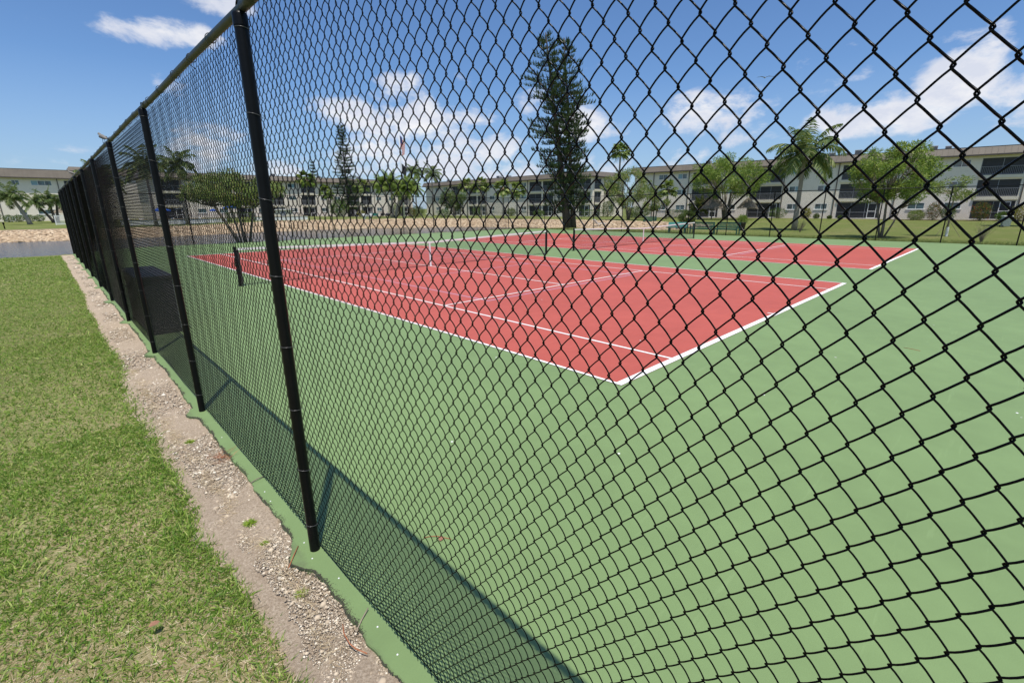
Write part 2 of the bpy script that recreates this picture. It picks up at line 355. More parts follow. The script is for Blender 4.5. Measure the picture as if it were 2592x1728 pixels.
M['straw'] = leaf('dry grass blades', (.38, .27, .15), (.74, .60, .39), (.85, .75, .56), .25, .8)
M['dirt'] = simple('black dirt crust', (.05, .05, .035), .95, .4, 60, bump=.8, bscale=120)
M['weed'] = leaf('lime weed leaves', (.20, .34, .03), (.42, .55, .08), None, .4)
M['needle'] = simple('orange pine needle', (.38, .13, .05), .6, .2, 40)
M['twig'] = simple('grey twig', (.32, .26, .19), .8, .2, 40)
M['dleaf'] = simple('dry brown leaf', (.30, .15, .09), .8, .25, 40)

# ================================================================== GROUND
LAKE = [(-90, 28.6, 0), (-20, 29.8, 0), (-6.2, 30.5, 0), (-3.4, 31.7, 0), (-.6, 33.6, 0), (10, 33.7, 0), (20, 33.8, 0), (32, 34.4, 0), (37.5, 31.5, 0), (38.4, 26, 0), (38.8, 21, 0),
        (40.6, 21, 1), (42, 28, 1), (43.5, 36, 1), (45, 44, 1), (41.4, 52.7, 1), (36, 57, 1), (32.5, 59, 1), (22, 62.4, 1), (12, 61, 1), (7.5, 59.2, 1), (-3, 58.7, 1), (-7.5, 59.7, 1), (-90, 63, 1)]
WZ = -.62
def topz(x, y):
    return np.interp(x, [-10, 10, 20, 40, 50, 60], [.12, .15, .45, .45, .25, .05])*np.clip((y-18)/10, 0, 1)
def lake_sd(x, y):
    x = np.asarray(x, float); y = np.asarray(y, float); best = np.full(x.shape, 1e9); far = np.zeros(x.shape); inside = np.zeros(x.shape, bool); n = len(LAKE)
    for i in range(n):
        x0, y0, f0 = LAKE[i]; x1, y1, f1 = LAKE[(i+1) % n]; dx, dy = x1-x0, y1-y0
        t = np.clip(((x-x0)*dx+(y-y0)*dy)/(dx*dx+dy*dy), 0, 1); d = np.hypot(x-x0-t*dx, y-y0-t*dy)
        up_ = d < best; best = np.where(up_, d, best); far = np.where(up_, f0 and f1, far)
        cr = ((y0 > y) != (y1 > y)) & (x < (x1-x0)*(y-y0)/((y1-y0) if y1 != y0 else 1e-9)+x0); inside ^= cr
    return np.where(inside, -best, best), far
def zland(x, y):
    sd, far = lake_sd(x, y); x = np.asarray(x, float); y = np.asarray(y, float)
    tz = np.where(far > 0, topz(x, y), -.03); w_ = np.where(far > 0, 7.0, 1.25)
    t = np.clip(sd/w_, 0, 1); z = WZ-.02+(tz-WZ+.02)*(t*t*(3-2*t)*.4+.6*t)
    return np.where(sd < 0, np.maximum(WZ-.05+sd*.5, WZ-.8), z)
def grid(xs, ys):
    X, Y = np.meshgrid(xs, ys); n = len(xs); m = len(ys); idx = np.arange(n*m).reshape(m, n)
    Fq = np.stack([idx[:-1, :-1], idx[:-1, 1:], idx[1:, 1:], idx[1:, :-1]], -1).reshape(-1, 4)
    return X.ravel(), Y.ravel(), Fq
xs = np.concatenate([[-1500, -700, -300, -150], np.arange(-90, 110, 1.0), [130, 180, 300, 700, 1500]])
ys = np.concatenate([[-1500, -500, -200, -80, -40], np.arange(-20, 150, 1.0), [170, 220, 400, 800, 1500]])
X, Y, Fq = grid(xs, ys); Z = zland(X, Y)
Z = Z+np.where((Y > 60) | (X > 45), .05*np.sin(X*.21)*np.cos(Y*.17), 0)
under = (X > -14) & (X < 31.5) & (Y < 31.5) & (Y > -12); under &= ~((X < -3) & (Y > 29)); Z = np.where(under, -.16, Z)
lawn = link('ground', mesh_np('ground', np.stack([X, Y, Z], 1), Fq, True), M['lawn']); tag(lawn, kind='structure')
xs = np.concatenate([[-1200, -400], np.arange(-90, 60, 6), [80]])
wv = np.array([(-92, 27, WZ), (55, 20, WZ), (55, 64, WZ), (-92, 64, WZ)])
wo = link('water', mesh_np('water', wv, [[0, 1, 2, 3]]), M['water']); tag(wo, 'dark blue grey lake water behind the court', 'water', kind='structure')
# near lawn slab of soil under the blades, gently uneven
def zl(x, y): return -.035+.012*np.sin(x*2.1+y*.7)+.010*np.sin(y*1.7-x)-.05*np.clip((x+4.22)/.10, 0, 1)
xs = np.arange(-14, -3.95, .2); ys = np.arange(-12, 29.7, .2); X, Y, Fq = grid(xs, ys)
nl = link('lawn_soil', mesh_np('lawn_soil', np.stack([X, Y, zl(X, Y)*(1-np.clip(Y-28.6, 0, 1))-.03*np.clip(Y-28.6, 0, 1)], 1), Fq, True), M['near']); tag(nl, kind='structure')
# sand and gravel strip along the slab
EDY = [-12, -1.5, -.97, -.74, -.51, -.16, .12, .38, .49, .62, .86, 1.45, 2.19, 3.01, 5.1, 7.1, 9.6, 12, 16.6, 21, 28.3]
EDX = [-4.06, -4.05, -4.03, -4.00, -4.0, -4.0, -4.04, -4.09, -4.13, -4.05, -4.04, -4.08, -4.11, -4.12, -4.12, -4.07, -4.0, -4.0, -3.94, -3.95, -3.98]
def sedge(y): return np.interp(y, EDY, EDX)+.012*np.sin(y*9.3)+.010*np.sin(y*23.9+1)+.006*np.sin(y*51)
ys = np.arange(-12, 29.4, .08); us = np.linspace(0, 1, 8); V = []; 
for y in ys:
    for u in us:
        x = (sedge(y)-.22)*(1-u)+(-3.6)*u
        z = -.028+.012*math.sin(u*math.pi)*math.sin(y*3.1)+.006*math.sin(x*40+y*23) - (.03 if u < .1 else 0)
        V.append((x, y, z))
n = 8; idx = np.arange(len(ys)*n).reshape(-1, n); Fq = np.stack([idx[:-1, :-1], idx[:-1, 1:], idx[1:, 1:], idx[1:, :-1]], -1).reshape(-1, 4)
so = link('sand_path', mesh_np('sand_path', V, Fq, True), M['sand']); tag(so, kind='structure')

# ------------------------------------------------------------------ court slab
PX = lambda y: -3.782+.0035*(y+.2)        # centre line of the near fence
PY0, PSP = -.236, 2.9793
def slab_poly():
    e = []; y = -9.0; pads = [PY0+PSP*k for k in range(-3, 10)]; rr = random.Random(4)
    while y < 29.2:
        x = -3.85+.035*min(1, max(0, (y-.5)/5))+.010*math.sin(y*1.9)+.006*math.sin(y*7)+.004*math.sin(y*31)+rr.uniform(-.005, .005)
        for py in pads:
            d = y-py
            if -.17 < d < .15: x = min(x, -3.85-.075*min(1, (.17-abs(d+.01))*7)+.015*math.sin(py*9)+.006*math.sin(y*23)+rr.uniform(-.004, .004))
        e.append((x+.003*(y+.2), y)); y += .03
    return e
edge = slab_poly()
poly = edge+[(-3.76, 29.5), (-1.1, 32.15), (28.9, 32.15), (31.35, 29.6), (31.35, -9)]
mb = MB(); nE = len(edge)
# strips between the uneven west edge and a straight line, then the big sheet, with a skirt
vs = []; fs = []
for i, (x, y) in enumerate(edge): vs += [(x, y, -.09), (x, y, -.006), (x+.006, y, 0), (-3.5, y, 0)]
for i in range(nE-1):
    b = i*4; fs += [(b, b+4, b+5, b+1), (b+1, b+5, b+6, b+2), (b+2, b+6, b+7, b+3)]
mb.add(vs, [tuple(reversed(f)) for f in fs])
ye = edge[-1][1]
pv = [(-3.5, -9, 0), (31.35, -9, 0), (31.35, 29.6, 0), (28.9, 32.15, 0), (-1.1, 32.15, 0), (-3.76, 29.5, 0), (edge[-1][0]+.006, ye, 0), (-3.5, ye, 0)]
mb.add(pv, [tuple(range(8))])
sk = [(31.35, -9), (31.35, 29.6), (28.9, 32.15), (-1.1, 32.15), (-3.76, 29.5), (edge[-1][0], ye)]
for a, b in zip(sk[:-1], sk[1:]): mb.add([(*a, 0), (*b, 0), (*b, -.2), (*a, -.2)], [(0, 3, 2, 1)])
cs = mb.build('court_floor', M['green']); tag(cs, kind='structure')

CW, CL, SG = 10.97, 23.77, 1.372; XB = CW+3.956; YB = .125
def court(x0, y0):
    mb = MB(); q = lambda xa, ya, xb, yb, z, mi=0: mb.add([(xa, ya, z), (xb, ya, z), (xb, yb, z), (xa, yb, z)], [(0, 1, 2, 3)], mi)
    q(x0, y0, x0+CW, y0+CL, .004); o = mb.build('court_paint', M['red']); tag(o, kind='structure')
    mb = MB(); q = lambda xa, ya, xb, yb, z=.008, mi=0: mb.add([(x0+xa, y0+ya, z), (x0+xb, y0+ya, z), (x0+xb, y0+yb, z), (x0+xa, y0+yb, z)], [(0, 1, 2, 3)], mi)
    ll = .05; bl = .10; ny = CL/2; cx = CW/2
    q(0, 0, CW, bl); q(0, CL-bl, CW, CL); q(0, bl, ll, CL-bl); q(CW-ll, bl, CW, CL-bl)
    q(SG, bl, SG+ll, CL-bl); q(CW-SG-ll, bl, CW-SG, CL-bl)
    for s in (-1, 1):
        ys_ = ny+s*6.4; q(SG+ll, ys_-ll/2, CW-SG-ll, ys_+ll/2)
        q(cx-ll/2, min(ny, ys_-s*ll/2)+(0 if s < 0 else 0)+(ll if s < 0 else 0)-(ll if s < 0 else 0), cx+ll/2, max(ny, ys_-s*ll/2))
    q(cx-ll/2, bl, cx+ll/2, bl+.1); q(cx-ll/2, CL-bl-.1, cx+ll/2, CL-bl)
    o = mb.build('court_markings', M['line']); tag(o, kind='structure')
    mb = MB(); q = lambda xa, ya, xb, yb, z=.006, mi=0: mb.add([(x0+xa, y0+ya, z), (x0+xb, y0+ya, z), (x0+xb, y0+yb, z), (x0+xa, y0+yb, z)], [(0, 1, 2, 3)], mi)
    xa, xb, ya, yb = cx-3.05, cx+3.05, ny-6.7, ny+6.7; w_ = .04
    q(xa, ya, xb, ya+w_); q(xa, yb-w_, xb, yb); q(xa, ya+w_, xa+w_, yb-w_); q(xb-w_, ya+w_, xb, yb-w_)
    for s in (-1, 1): q(xa+w_, ny+s*2.13-w_/2, xb-w_, ny+s*2.13+w_/2)
    o = mb.build('lavender_markings', M['lav']); tag(o, kind='structure')
court(0, 0); court(XB, YB)

# ================================================================== CHAIN LINK FENCES
WA, WB = .029125, .036475; WY0, WZ0 = .02136, .00851
def fabric(name, y_start, ncol, z0, z1, r, nside, lod, straight=False):
    """woven zigzag wires in the plane x=0; wire c runs between knuckle columns c and c+1 (columns at y_start + c*WA)"""
    nz = int((z1-z0)/WB)
    # half-period template: list of (t across 0..1 , depth, zfrac)
    d = .0052; o = .0021/WA
    if lod == 0: T = [(t_-o*(1-2*t_)*(1-4*t_*(1-t_)), math.sin(math.pi*z_)**.75 if z_ else 0., z_) for t_, z_ in ((0, 0.), (.03, .07), (.12, .165), (.28, .31), (.5, .5), (.72, .69), (.88, .835), (.97, .93))]
    elif lod == 1: T = [(-o, 0., 0.), (.09, .62, .15), (.5, 1.0, .5), (.91, .62, .85)]
    else: T = [(-o, 0., 0.), (.5, 1., .5)]
    pts = []
    for h in range(nz):
        sgn = 1 if h % 2 == 0 else -1
        for (t, dd, zf) in T:
            tt = t if sgn > 0 else 1-t
            pts.append((dd*d*sgn, tt*WA, (h+zf)*WB))
        # closing handled by next half period start
    pts = np.array(pts); n = len(pts)
    tan = np.gradient(pts, axis=0); tan = nrm(tan)
    xa = np.tile(np.array([[1., 0, 0]]), (n, 1)); B = nrm(np.cross(tan, xa)); N = nrm(np.cross(B, tan))
    th = np.arange(nside)/nside*2*math.pi+.3
    ring = pts[:, None, :]+r*(B[:, None, :]*np.cos(th)[None, :, None]+N[:, None, :]*np.sin(th)[None, :, None])
    V0 = ring.reshape(-1, 3)
    i = np.arange(n-1)[:, None]; k = np.arange(nside)[None, :]; a = (i*nside+k).ravel(); b = (i*nside+(k+1) % nside).ravel()
    F0 = np.stack([a, b, b+nside, a+nside], 1)
    # alternate wires start half a period later: mirror in t
    V1 = V0.copy(); 
    Vs = []; Fs = []
    for c in range(ncol):
        V = V0.copy(); V[:, 1] += y_start+c*WA
        par = (c+PAR) % 2
        V[:, 2] += z0+(par*WB)
        if lod == 0: V[:, 0] += .0016*math.sin(c*.61)+.003*np.sin(V[:, 2]*2.3+c*.05); V[:, 2] += .0008*math.sin(c*1.7)
        Vs.append(V); Fs.append(F0+c*len(V0))
    return mesh_np(name, np.concatenate(Vs), np.concatenate(Fs), True)
PAR = 1
FH = 2.93
def add_post(par, x, y, h, r, ties=0, name='post', ang=0):
    mb = MB(); lathe(mb, [(r, -.2), (r, 0), (r, h)], 20, (0, 0, 0)); mb.tube([(0, 0, h-.001), (0, 0, h)], r*.99, 20)
    o = mb.build(name, M['black'], par, smooth=False); o.location = (x, y, 0)
    for p_ in o.data.polygons: p_.use_smooth = len(p_.vertices) == 4
    return o
west = empty('chain_link_fence', (0, 0, 0), 0, 'tall black chain link fence beside the lawn and sand strip, nearest the camera', 'fence')
cap0 = tie0 = None
def post_parts(o, h, r, n_ties, near):
    global cap0, tie0
    if cap0 is None:
        mb = MB(); lathe(mb, [(.0335, -.045), (.0335, 0), (.031, .010), (.018, .014), (0.001, .0145)], 20)
        ring = [(0, .026*math.cos(a), .032+.030*math.sin(a)) for a in np.linspace(-.9, math.pi+.9, 18)]
        mb.tube(ring, .0058, 8)
        cap0 = mb.build('post_cap', M['black'], o, smooth=True); cap0.location = (0, 0, h)
        mb = MB(); pts = [(.036*math.cos(a)+.002, .034*math.sin(a), .006*math.sin(a*1.0)) for a in np.linspace(-2.95+1.2, 2.95+1.75-.2, 22)]
        pts = [(-.034*math.cos(a)+.003, .033*math.sin(a), .010*a/3) for a in np.linspace(-2.7, 2.7, 22)]
        pts = [(.046, -.012, -.012)]+pts+[(.046, .014, .012), (.050, .020, .004)]
        mb.tube(pts, .0014, 6); tie0 = mb.build('wire_tie', M['tie'], o, smooth=True); first = True
        tie0.location = (0, 0, .19)
    else:
        c = cap0.copy(); COL.objects.link(c); c.parent = o; c.location = (0, 0, h)
        first = False
    for k in range(1 if first else 0, n_ties):
        c = tie0.copy(); COL.objects.link(c); c.parent = o; c.location = (0, 0, .19+k*.385+random.uniform(-.01, .01)); c.rotation_euler = (random.uniform(-.12, .12), random.uniform(-.05, .18), random.uniform(-.25, .25))
NP = 10; yk = []
ks = [k for k in range(-2, 11)]
for k in [0]+[k for k in ks if k != 0]:
    y = PY0+k*PSP if k < 10 else 29.42; o = add_post(west, PX(y), y, FH, .0305); yk.append(y)
    post_parts(o, FH, .0305, 8 if k <= 6 else 5, k)
# top rail with couplings and hog-ring ties
mb = MB(); rr_ = .021
y = PY0-2*PSP
rail_pts = [(PX(yy)+.012, yy, FH+.034+.004*math.sin(yy*2.1)) for yy in np.arange(PY0-2*PSP, 29.43, .35)]
mb.tube(rail_pts, rr_, 14); 
tr = mb.build('top_rail', M['rail'], west, smooth=True)
for k in range(-2, 10):
    mb = MB(); yy = PY0+k*PSP-.10; mb.tube([(PX(yy)+.012, yy-.07, FH+.034), (PX(yy)+.012, yy+.07, FH+.034)], .0245, 14)
    mb.build('rail_sleeve', M['rail'], tr, smooth=True)
mb = MB(); pts = [(.026*math.cos(a), 0.004*a, .026*math.sin(a)) for a in np.linspace(-1.9, 4.0, 18)]; pts += [(-.012, .03, -.03), (.02, .05, -.05)]
mb.tube(pts, .0022, 6); rt0 = mb.build('rail_tie', M['tie2'], tr, smooth=True); rt0.location = (PX(0)+.012, .32, FH+.034)
for k in range(-2, 10):
    for j in range(5):
        if k == 0 and j == 0: continue
        yy = PY0+k*PSP+.55*(j+1)-.05+random.uniform(-.06, .06)
        if yy > 29.3: continue
        c = rt0.copy(); COL.objects.link(c); c.parent = tr; c.location = (PX(yy)+.012, yy, FH+.034)
# fabric rolls: 102 wires each; depth of detail falls with distance
NCOL = 102
col0 = -int(round((WY0-(PY0-2*PSP))/WA/NCOL))*NCOL
cstart = -2*NCOL-6*0
def fab_obj(parent, me, c0, name='mesh_fabric'):
    yy = WY0+c0*WA
    o = link(name, me, None, parent); o.location = (PX(yy)+.034, yy, 0); o.rotation_euler = (0, 0, -.0035); return o
fm = []
z_lo = WZ0; 
fA = fabric('near fabric', 0, NCOL, z_lo, FH+.02, .00178, 6, 0); fA.materials.append(M['wire'])
fB = fabric('mid fabric', 0, NCOL, z_lo, FH+.02, .00178, 4, 1); fB.materials.append(M['wire'])
fC = fabric('far fabric', 0, NCOL, z_lo, FH+.02, .00178, 3, 2); fC.materials.append(M['wire'])
c0 = -204
k = 0
while WY0+c0*WA < 29.3:
    ys_ = WY0+c0*WA
    me = fA if ys_ < 2.5 else (fB if ys_ < 9 else fC)
    fab_obj(west, me, c0); c0 += NCOL
# wavy bottom tension wire
mb = MB(); pts = [(PX(yy)+.040+.006*math.sin(yy*3), yy, .022+.012*math.sin(yy*4.3)+.006*math.sin(yy*11)) for yy in np.arange(-6, 29.4, .09)]
mb.tube(pts, .0022, 5); mb.build('tension_wire', M['wire'], west, smooth=True)

# ---- far fences round the rest of the court
def far_fence(pts, label, sp=3.05, skip_first=False, rail_r=.022):
    t = empty('chain_link_fence', (0, 0, 0), 0, label, 'fence')
    for (ax, ay), (bx, by) in zip(pts[:-1], pts[1:]):
        L = math.hypot(bx-ax, by-ay); n = max(1, round(L/sp)); ang = math.atan2(by-ay, bx-ax)
        for i in range(n+(1 if (bx, by) == pts[-1] else 0)):
            x = ax+(bx-ax)*i/n; y = ay+(by-ay)*i/n
            if i == 0 and (ax, ay) == pts[0] and skip_first: continue
            o = add_post(t, x, y, 2.95, .030); c = cap0.copy(); COL.objects.link(c); c.parent = o; c.location = (0, 0, 2.95)
        mb = MB(); mb.tube([(ax, ay, 2.985), (bx, by, 2.985)], rail_r, 8); mb.build('top_rail', M['black'], t, smooth=True)
        m_ = int(L/(NCOL*WA)+.999)
        for j in range(m_):
            s0 = min(j*NCOL*WA, max(0, L-NCOL*WA))
            o = link('mesh_fabric', fC, None, t); o.location = (ax+math.cos(ang)*s0, ay+math.sin(ang)*s0, 0); o.rotation_euler = (0, 0, ang-math.pi/2)
    return t
far_fence([(-3.68, 29.42), (-1.0, 32.25), (28.9, 32.25)], 'black chain link fence between the court ends and the lake', skip_first=True)
far_fence([(28.9, 32.25), (31.45, 29.7), (31.45, -9.1)], 'black chain link fence between the farther court and the lawn with benches', skip_first=True)

# ================================================================== TENNIS NETS
def net(x0, y0, label):
    t = empty('tennis_net', (x0+CW/2, y0, 0), 0, label, 'net'); xa, xb = -CW/2-.914, CW/2+.914
    for s, x in ((-1, xa), (1, xb)):
        mb = MB(); lathe(mb, [(.038, 0), (.038, 1.07), (.034, 1.085), (.001, 1.09)], 16, (x, 0, 0)); mb.tube([(x-.12*s*0-.0, 0, 0), (x, 0, .012)], .07, 12)
        p_ = mb.build('net_post', M['black'], t, smooth=True)
        if s < 0:
            mb = MB(); mb.box(x-.05, -.03, .55, x-.035, .03, .72); mb.tube([(x-.05, 0, .64), (x-.12, 0, .64)], .012, 8); mb.tube([(x-.115, 0, .64), (x-.115, .02, .5)], .01, 8); mb.build('winch', M['black'], p_)
    hz = lambda x: 1.05-(1.05-.895)*(1-abs(x)/(CW/2+.914))**1.15
    n = 60; X_ = np.linspace(xa+.05, xb-.05, n+1); mb = MB()
    for i in range(n):
        a, b = X_[i], X_[i+1]
        mb.add([(a, -.012, hz(a)), (b, -.012, hz(b)), (b, -.014, hz(b)-.06), (a, -.014, hz(a)-.06), (a, .012, hz(a)), (b, .012, hz(b)), (b, .014, hz(b)-.06), (a, .014, hz(a)-.06)],
               [(0, 3, 2, 1), (4, 5, 6, 7), (0, 1, 5, 4), (3, 7, 6, 2)])
    mb.build('net_tape', M['tape'], t)
    V, Fq = [], []; r = .0016; sp = .047
    def bar(p, q):
        p = np.array(p); q = np.array(q); d = q-p; s_ = np.array([d[2], 0, -d[0]]); s_ = s_/np.linalg.norm(s_)*r; f_ = np.array([0, r, 0]); b = len(V)
        V.extend([p+s_, p+f_, p-s_, p-f_, q+s_, q+f_, q-s_, q-f_])
        for k in range(4): Fq.append((b+k, b+(k+1) % 4, b+4+(k+1) % 4, b+4+k))
    x = xa+.06
    while x < xb-.05: bar((x, 0, .035), (x, 0, hz(x)-.05)); x += sp
    for j in range(22):
        f = j/21.
        for i in range(0, n, 3):
            a, b = X_[i], X_[min(n, i+3)]; za = .035+(hz(a)-.09)*f; zb = .035+(hz(b)-.09)*f
            if za < hz(a)-.03: bar((a, 0, za), (b, 0, zb))
    link('net_mesh', mesh_np('net mesh', V, Fq), M['netm'], t)
    mb = MB(); mb.tube([(xa+.05, 0, .04), (xb-.05, 0, .04)], .008, 6); mb.build('bottom_cord', M['netm'], t)
    mb = MB(); mb.box(-.03, -.018, .0, .03, .018, hz(0)+.004); mb.build('centre_strap', M['white'], t)
    for s, x in ((-1, xa+.06), (1, xb-.06)):
        mb = MB(); mb.box(x-.03, -.006, .05, x+.03, .006, 1.0); mb.build('side_band', M['netm'], t)
net(0, CL/2, 'tennis net with white tape across the nearer court, its winch post beside the fence')
net(XB, YB+CL/2, 'tennis net with white tape across the farther court, near the green benches')

# ================================================================== NEAR GRASS, PEBBLES
def lawn_blades():
    parts_g, parts_s = [], []
    def patchy(x, y): return .5+.28*np.sin(x*1.9+y*.8+1)*np.sin(y*1.3-x*.6)+.22*np.sin(x*5.1+2*np.sin(y*2.2))*np.sin(y*4.3+x)
    zones = [(-2.3, .6, 19000, .048, .0068), (.6, 3, 11000, .050, .0075), (3, 8, 3600, .05, .009), (8, 16, 1500, .05, .011), (16, 29.6, 700, .055, .017)]
    for (ya, yb, dens, L, Wd) in zones:
        xl = lambda y: np.minimum(-5.35, -5.15-.048*(y+1)); x_lo = -5.6-.05*max(0, yb); area = (yb-ya)*(-4.05-x_lo); n = int(area*dens)
        x = rng.uniform(x_lo, -4.0, n); y = rng.uniform(ya, yb, n)
        ed = sedge(y)-.015
        # ragged edge: a few tufts reach over the sand
        keep = x < ed+.05*np.sin(y*9)*np.sin(y*3.3)+rng.normal(0, .030, n)*np.where(y < 4, 1.2, .6)+.05*(np.sin(y*2.9) > .6)*(y < 5)
        pt = patchy(x, y); tuft = .5+.5*np.sin(x*31+3*np.sin(y*11))*np.sin(y*27+2*np.sin(x*13))
        edgeg = np.clip(1-(ed-x)/.45, 0, 1)
        pgreen = np.clip(.45+.75*(pt-.34)*1.3+.45*edgeg+np.clip((y-.6)/5, 0, .42), .10, .95)
        green = rng.random(n) < pgreen
        keep &= ~(green & (rng.random(n) > .5+.5*tuft)); 
        x, y, green, edgeg, tuft = x[keep], y[keep], green[keep], edgeg[keep], tuft[keep]; n = len(x)
        D = rng.normal(size=(n, 3)); D[:, 2] = np.abs(D[:, 2])*np.where(green, .9, .25)+np.where(green, .45, .05); D = nrm(D)
        ln = L*rng.uniform(.55, 1.35, n)*np.where(green, .8+.35*tuft+.35*edgeg, 1.0); P = np.stack([x, y, zl(x, y)-.004], 1)
        lift = np.where(green, 0, .004); P[:, 2] += lift
        bend = np.stack([rng.normal(0, .25, n)*ln, rng.normal(0, .25, n)*ln, -np.abs(rng.normal(.25, .2, n))*ln], 1)
        wdt = Wd*rng.uniform(.6, 1.25, n)*np.where(green, 1, .62)
        for gsel, acc, ns in ((green, parts_g, 2), (~green, parts_s, 1)):
            if gsel.sum(): acc.append(blades(P[gsel], D[gsel], ln[gsel], wdt[gsel], bend[gsel], ns))
    V, Fq = join(parts_g); o = link('grass', mesh_np('grass', V, Fq), M['blade']); tag(o, kind='stuff')
    V, Fq = join(parts_s); o = link('dry_grass', mesh_np('dry grass', V, Fq), M['straw']); tag(o, kind='stuff')
lawn_blades()
def litter():
    n = 3600; y = rng.uniform(-2.2, 5, n); y = y[(.5+.5*np.sin(y*3.7)*np.sin(y*8.1+2)) > rng.random(n)*.8]; n = len(y); x = sedge(y)+np.abs(rng.normal(0, .05, n))-.03; k = x < -3.86; x, y = x[k], y[k]; n = len(x)
    D = rng.normal(size=(n, 3))*np.array([1, 1, .12]); P = np.stack([x, y, np.full(n, -.012)+rng.random(n)*.008], 1); V, Fq = blades(P, D, rng.uniform(.02, .08, n), .0022, rng.normal(0, .008, (n, 3)), 2)
    o = link('straw_litter', mesh_np('straw litter', V, Fq), M['straw']); tag(o, kind='stuff')
litter()
def pebbles():
    base = np.array([(1, 0, 0), (-1, 0, 0), (0, 1, 0), (0, -1, 0), (0, 0, .8), (0, 0, -.8)], float)
    ft = np.array([(0, 2, 4), (2, 1, 4), (1, 3, 4), (3, 0, 4), (2, 0, 5), (1, 2, 5), (3, 1, 5), (0, 3, 5)])
    Vs, Fs = [], []; o = 0
    for (ya, yb, n, s) in ((-2.2, .5, 26000, .0036), (-2.2, 3, 2600, .0075), (.5, 3, 13000, .005), (3, 9, 6000, .0085), (9, 28, 4000, .013)):
        y = rng.uniform(ya, yb, n); u = rng.random(n); e = sedge(y)-.08; x = e+(-3.84-e)*u**.9
        cl = .5+.5*np.sin(x*19+y*7)*np.sin(y*13-x*5); k = rng.random(n) < .35+.65*cl; x, y = x[k], y[k]; n = len(x)
        sz = s*rng.lognormal(-.12, .55, n); Q = base[None]*sz[:, None, None]*rng.uniform(.5, 1.3, (n, 6, 1))
        a = rng.uniform(0, 6.28, n); ca, sa = np.cos(a), np.sin(a); Qx = Q[..., 0]*ca[:, None]-Q[..., 1]*sa[:, None]; Qy = Q[..., 0]*sa[:, None]+Q[..., 1]*ca[:, None]
        V = np.stack([Qx+x[:, None], Qy+y[:, None], Q[..., 2]*.55-.024], -1).reshape(-1, 3)
        Fs.append((np.arange(n)[:, None, None]*6+ft[None]).reshape(-1, 3)+o); Vs.append(V); o += len(V)
    ob = link('gravel', mesh_np('gravel', np.concatenate(Vs), np.concatenate(Fs)), M['pebble']); tag(ob, kind='stuff')
pebbles()
def crust():
    # crumbs of dark soil stuck along the outer lip of the slab
    n = 26000; y = rng.uniform(-2, 14, n); k = (.35+.5*np.sin(y*4.1+1)*np.sin(y*1.7)+.3*np.sin(y*13)) > rng.random(n)*.9; y = y[k]; n = len(y)
    ed = np.interp(y, [e[1] for e in edge], [e[0] for e in edge]); x = ed+np.abs(rng.normal(0, .011, n)*(1+.8*np.sin(y*6)))-.006
    base = np.array([(1, 0, 0), (-.5, .8, 0), (-.5, -.8, 0), (0, 0, .8)]); ft = np.array([(0, 1, 3), (1, 2, 3), (2, 0, 3)])
    sz = rng.uniform(.0015, .006, n)*np.clip(1-(x-ed)*15, .3, 1); Q = base[None]*sz[:, None, None]*rng.uniform(.5, 1.4, (n, 4, 1))
    V = (Q+np.stack([x, y, np.zeros(n)], 1)[:, None]).reshape(-1, 3); Fq = (np.arange(n)[:, None, None]*4+ft[None]).reshape(-1, 3)
    ob = link('dirt', mesh_np('dirt', V, Fq), M['dirt']); tag(ob, kind='stuff')
crust()

# ================================================================== BUILDINGS
def at_ground(x, y): return float(zland(np.array([x]), np.array([y]))[0])
def window(par, s0, s1, z0, z1, panes=2, sill=False, tint=0):
    mb = MB(); f = .06; y0 = -.012; y1 = .11
    mb.box(s0, y0, z0, s1, y1, z0+f); mb.box(s0, y0, z1-f, s1, y1, z1); mb.box(s0, y0, z0+f, s0+f, y1, z1-f); mb.box(s1-f, y0, z0+f, s1, y1, z1-f)
    w = (s1-s0)/panes
    for i in range(1, panes): mb.box(s0+w*i-.03, y0+.02, z0+f, s0+w*i+.03, y1-.01, z1-f)
    if sill: mb.box(s0-.12, -.09, z0-.10, s1+.12, .05, z0-.002)
    o = mb.build('window', M['trim'], par)
    mb = MB(); mb.box(s0+f, .05, z0+f, s1-f, .07, z1-f); mb.build('pane', M['glass'], o)
    if tint: 
        a, b = (s0+f, s0+w) if tint == 1 else (s0+w, s1-f)
        mb = MB(); mb.box(a, .044, z0+f, b, .0495, z1-f); mb.build('blind', M['curtain'], o)
    return o
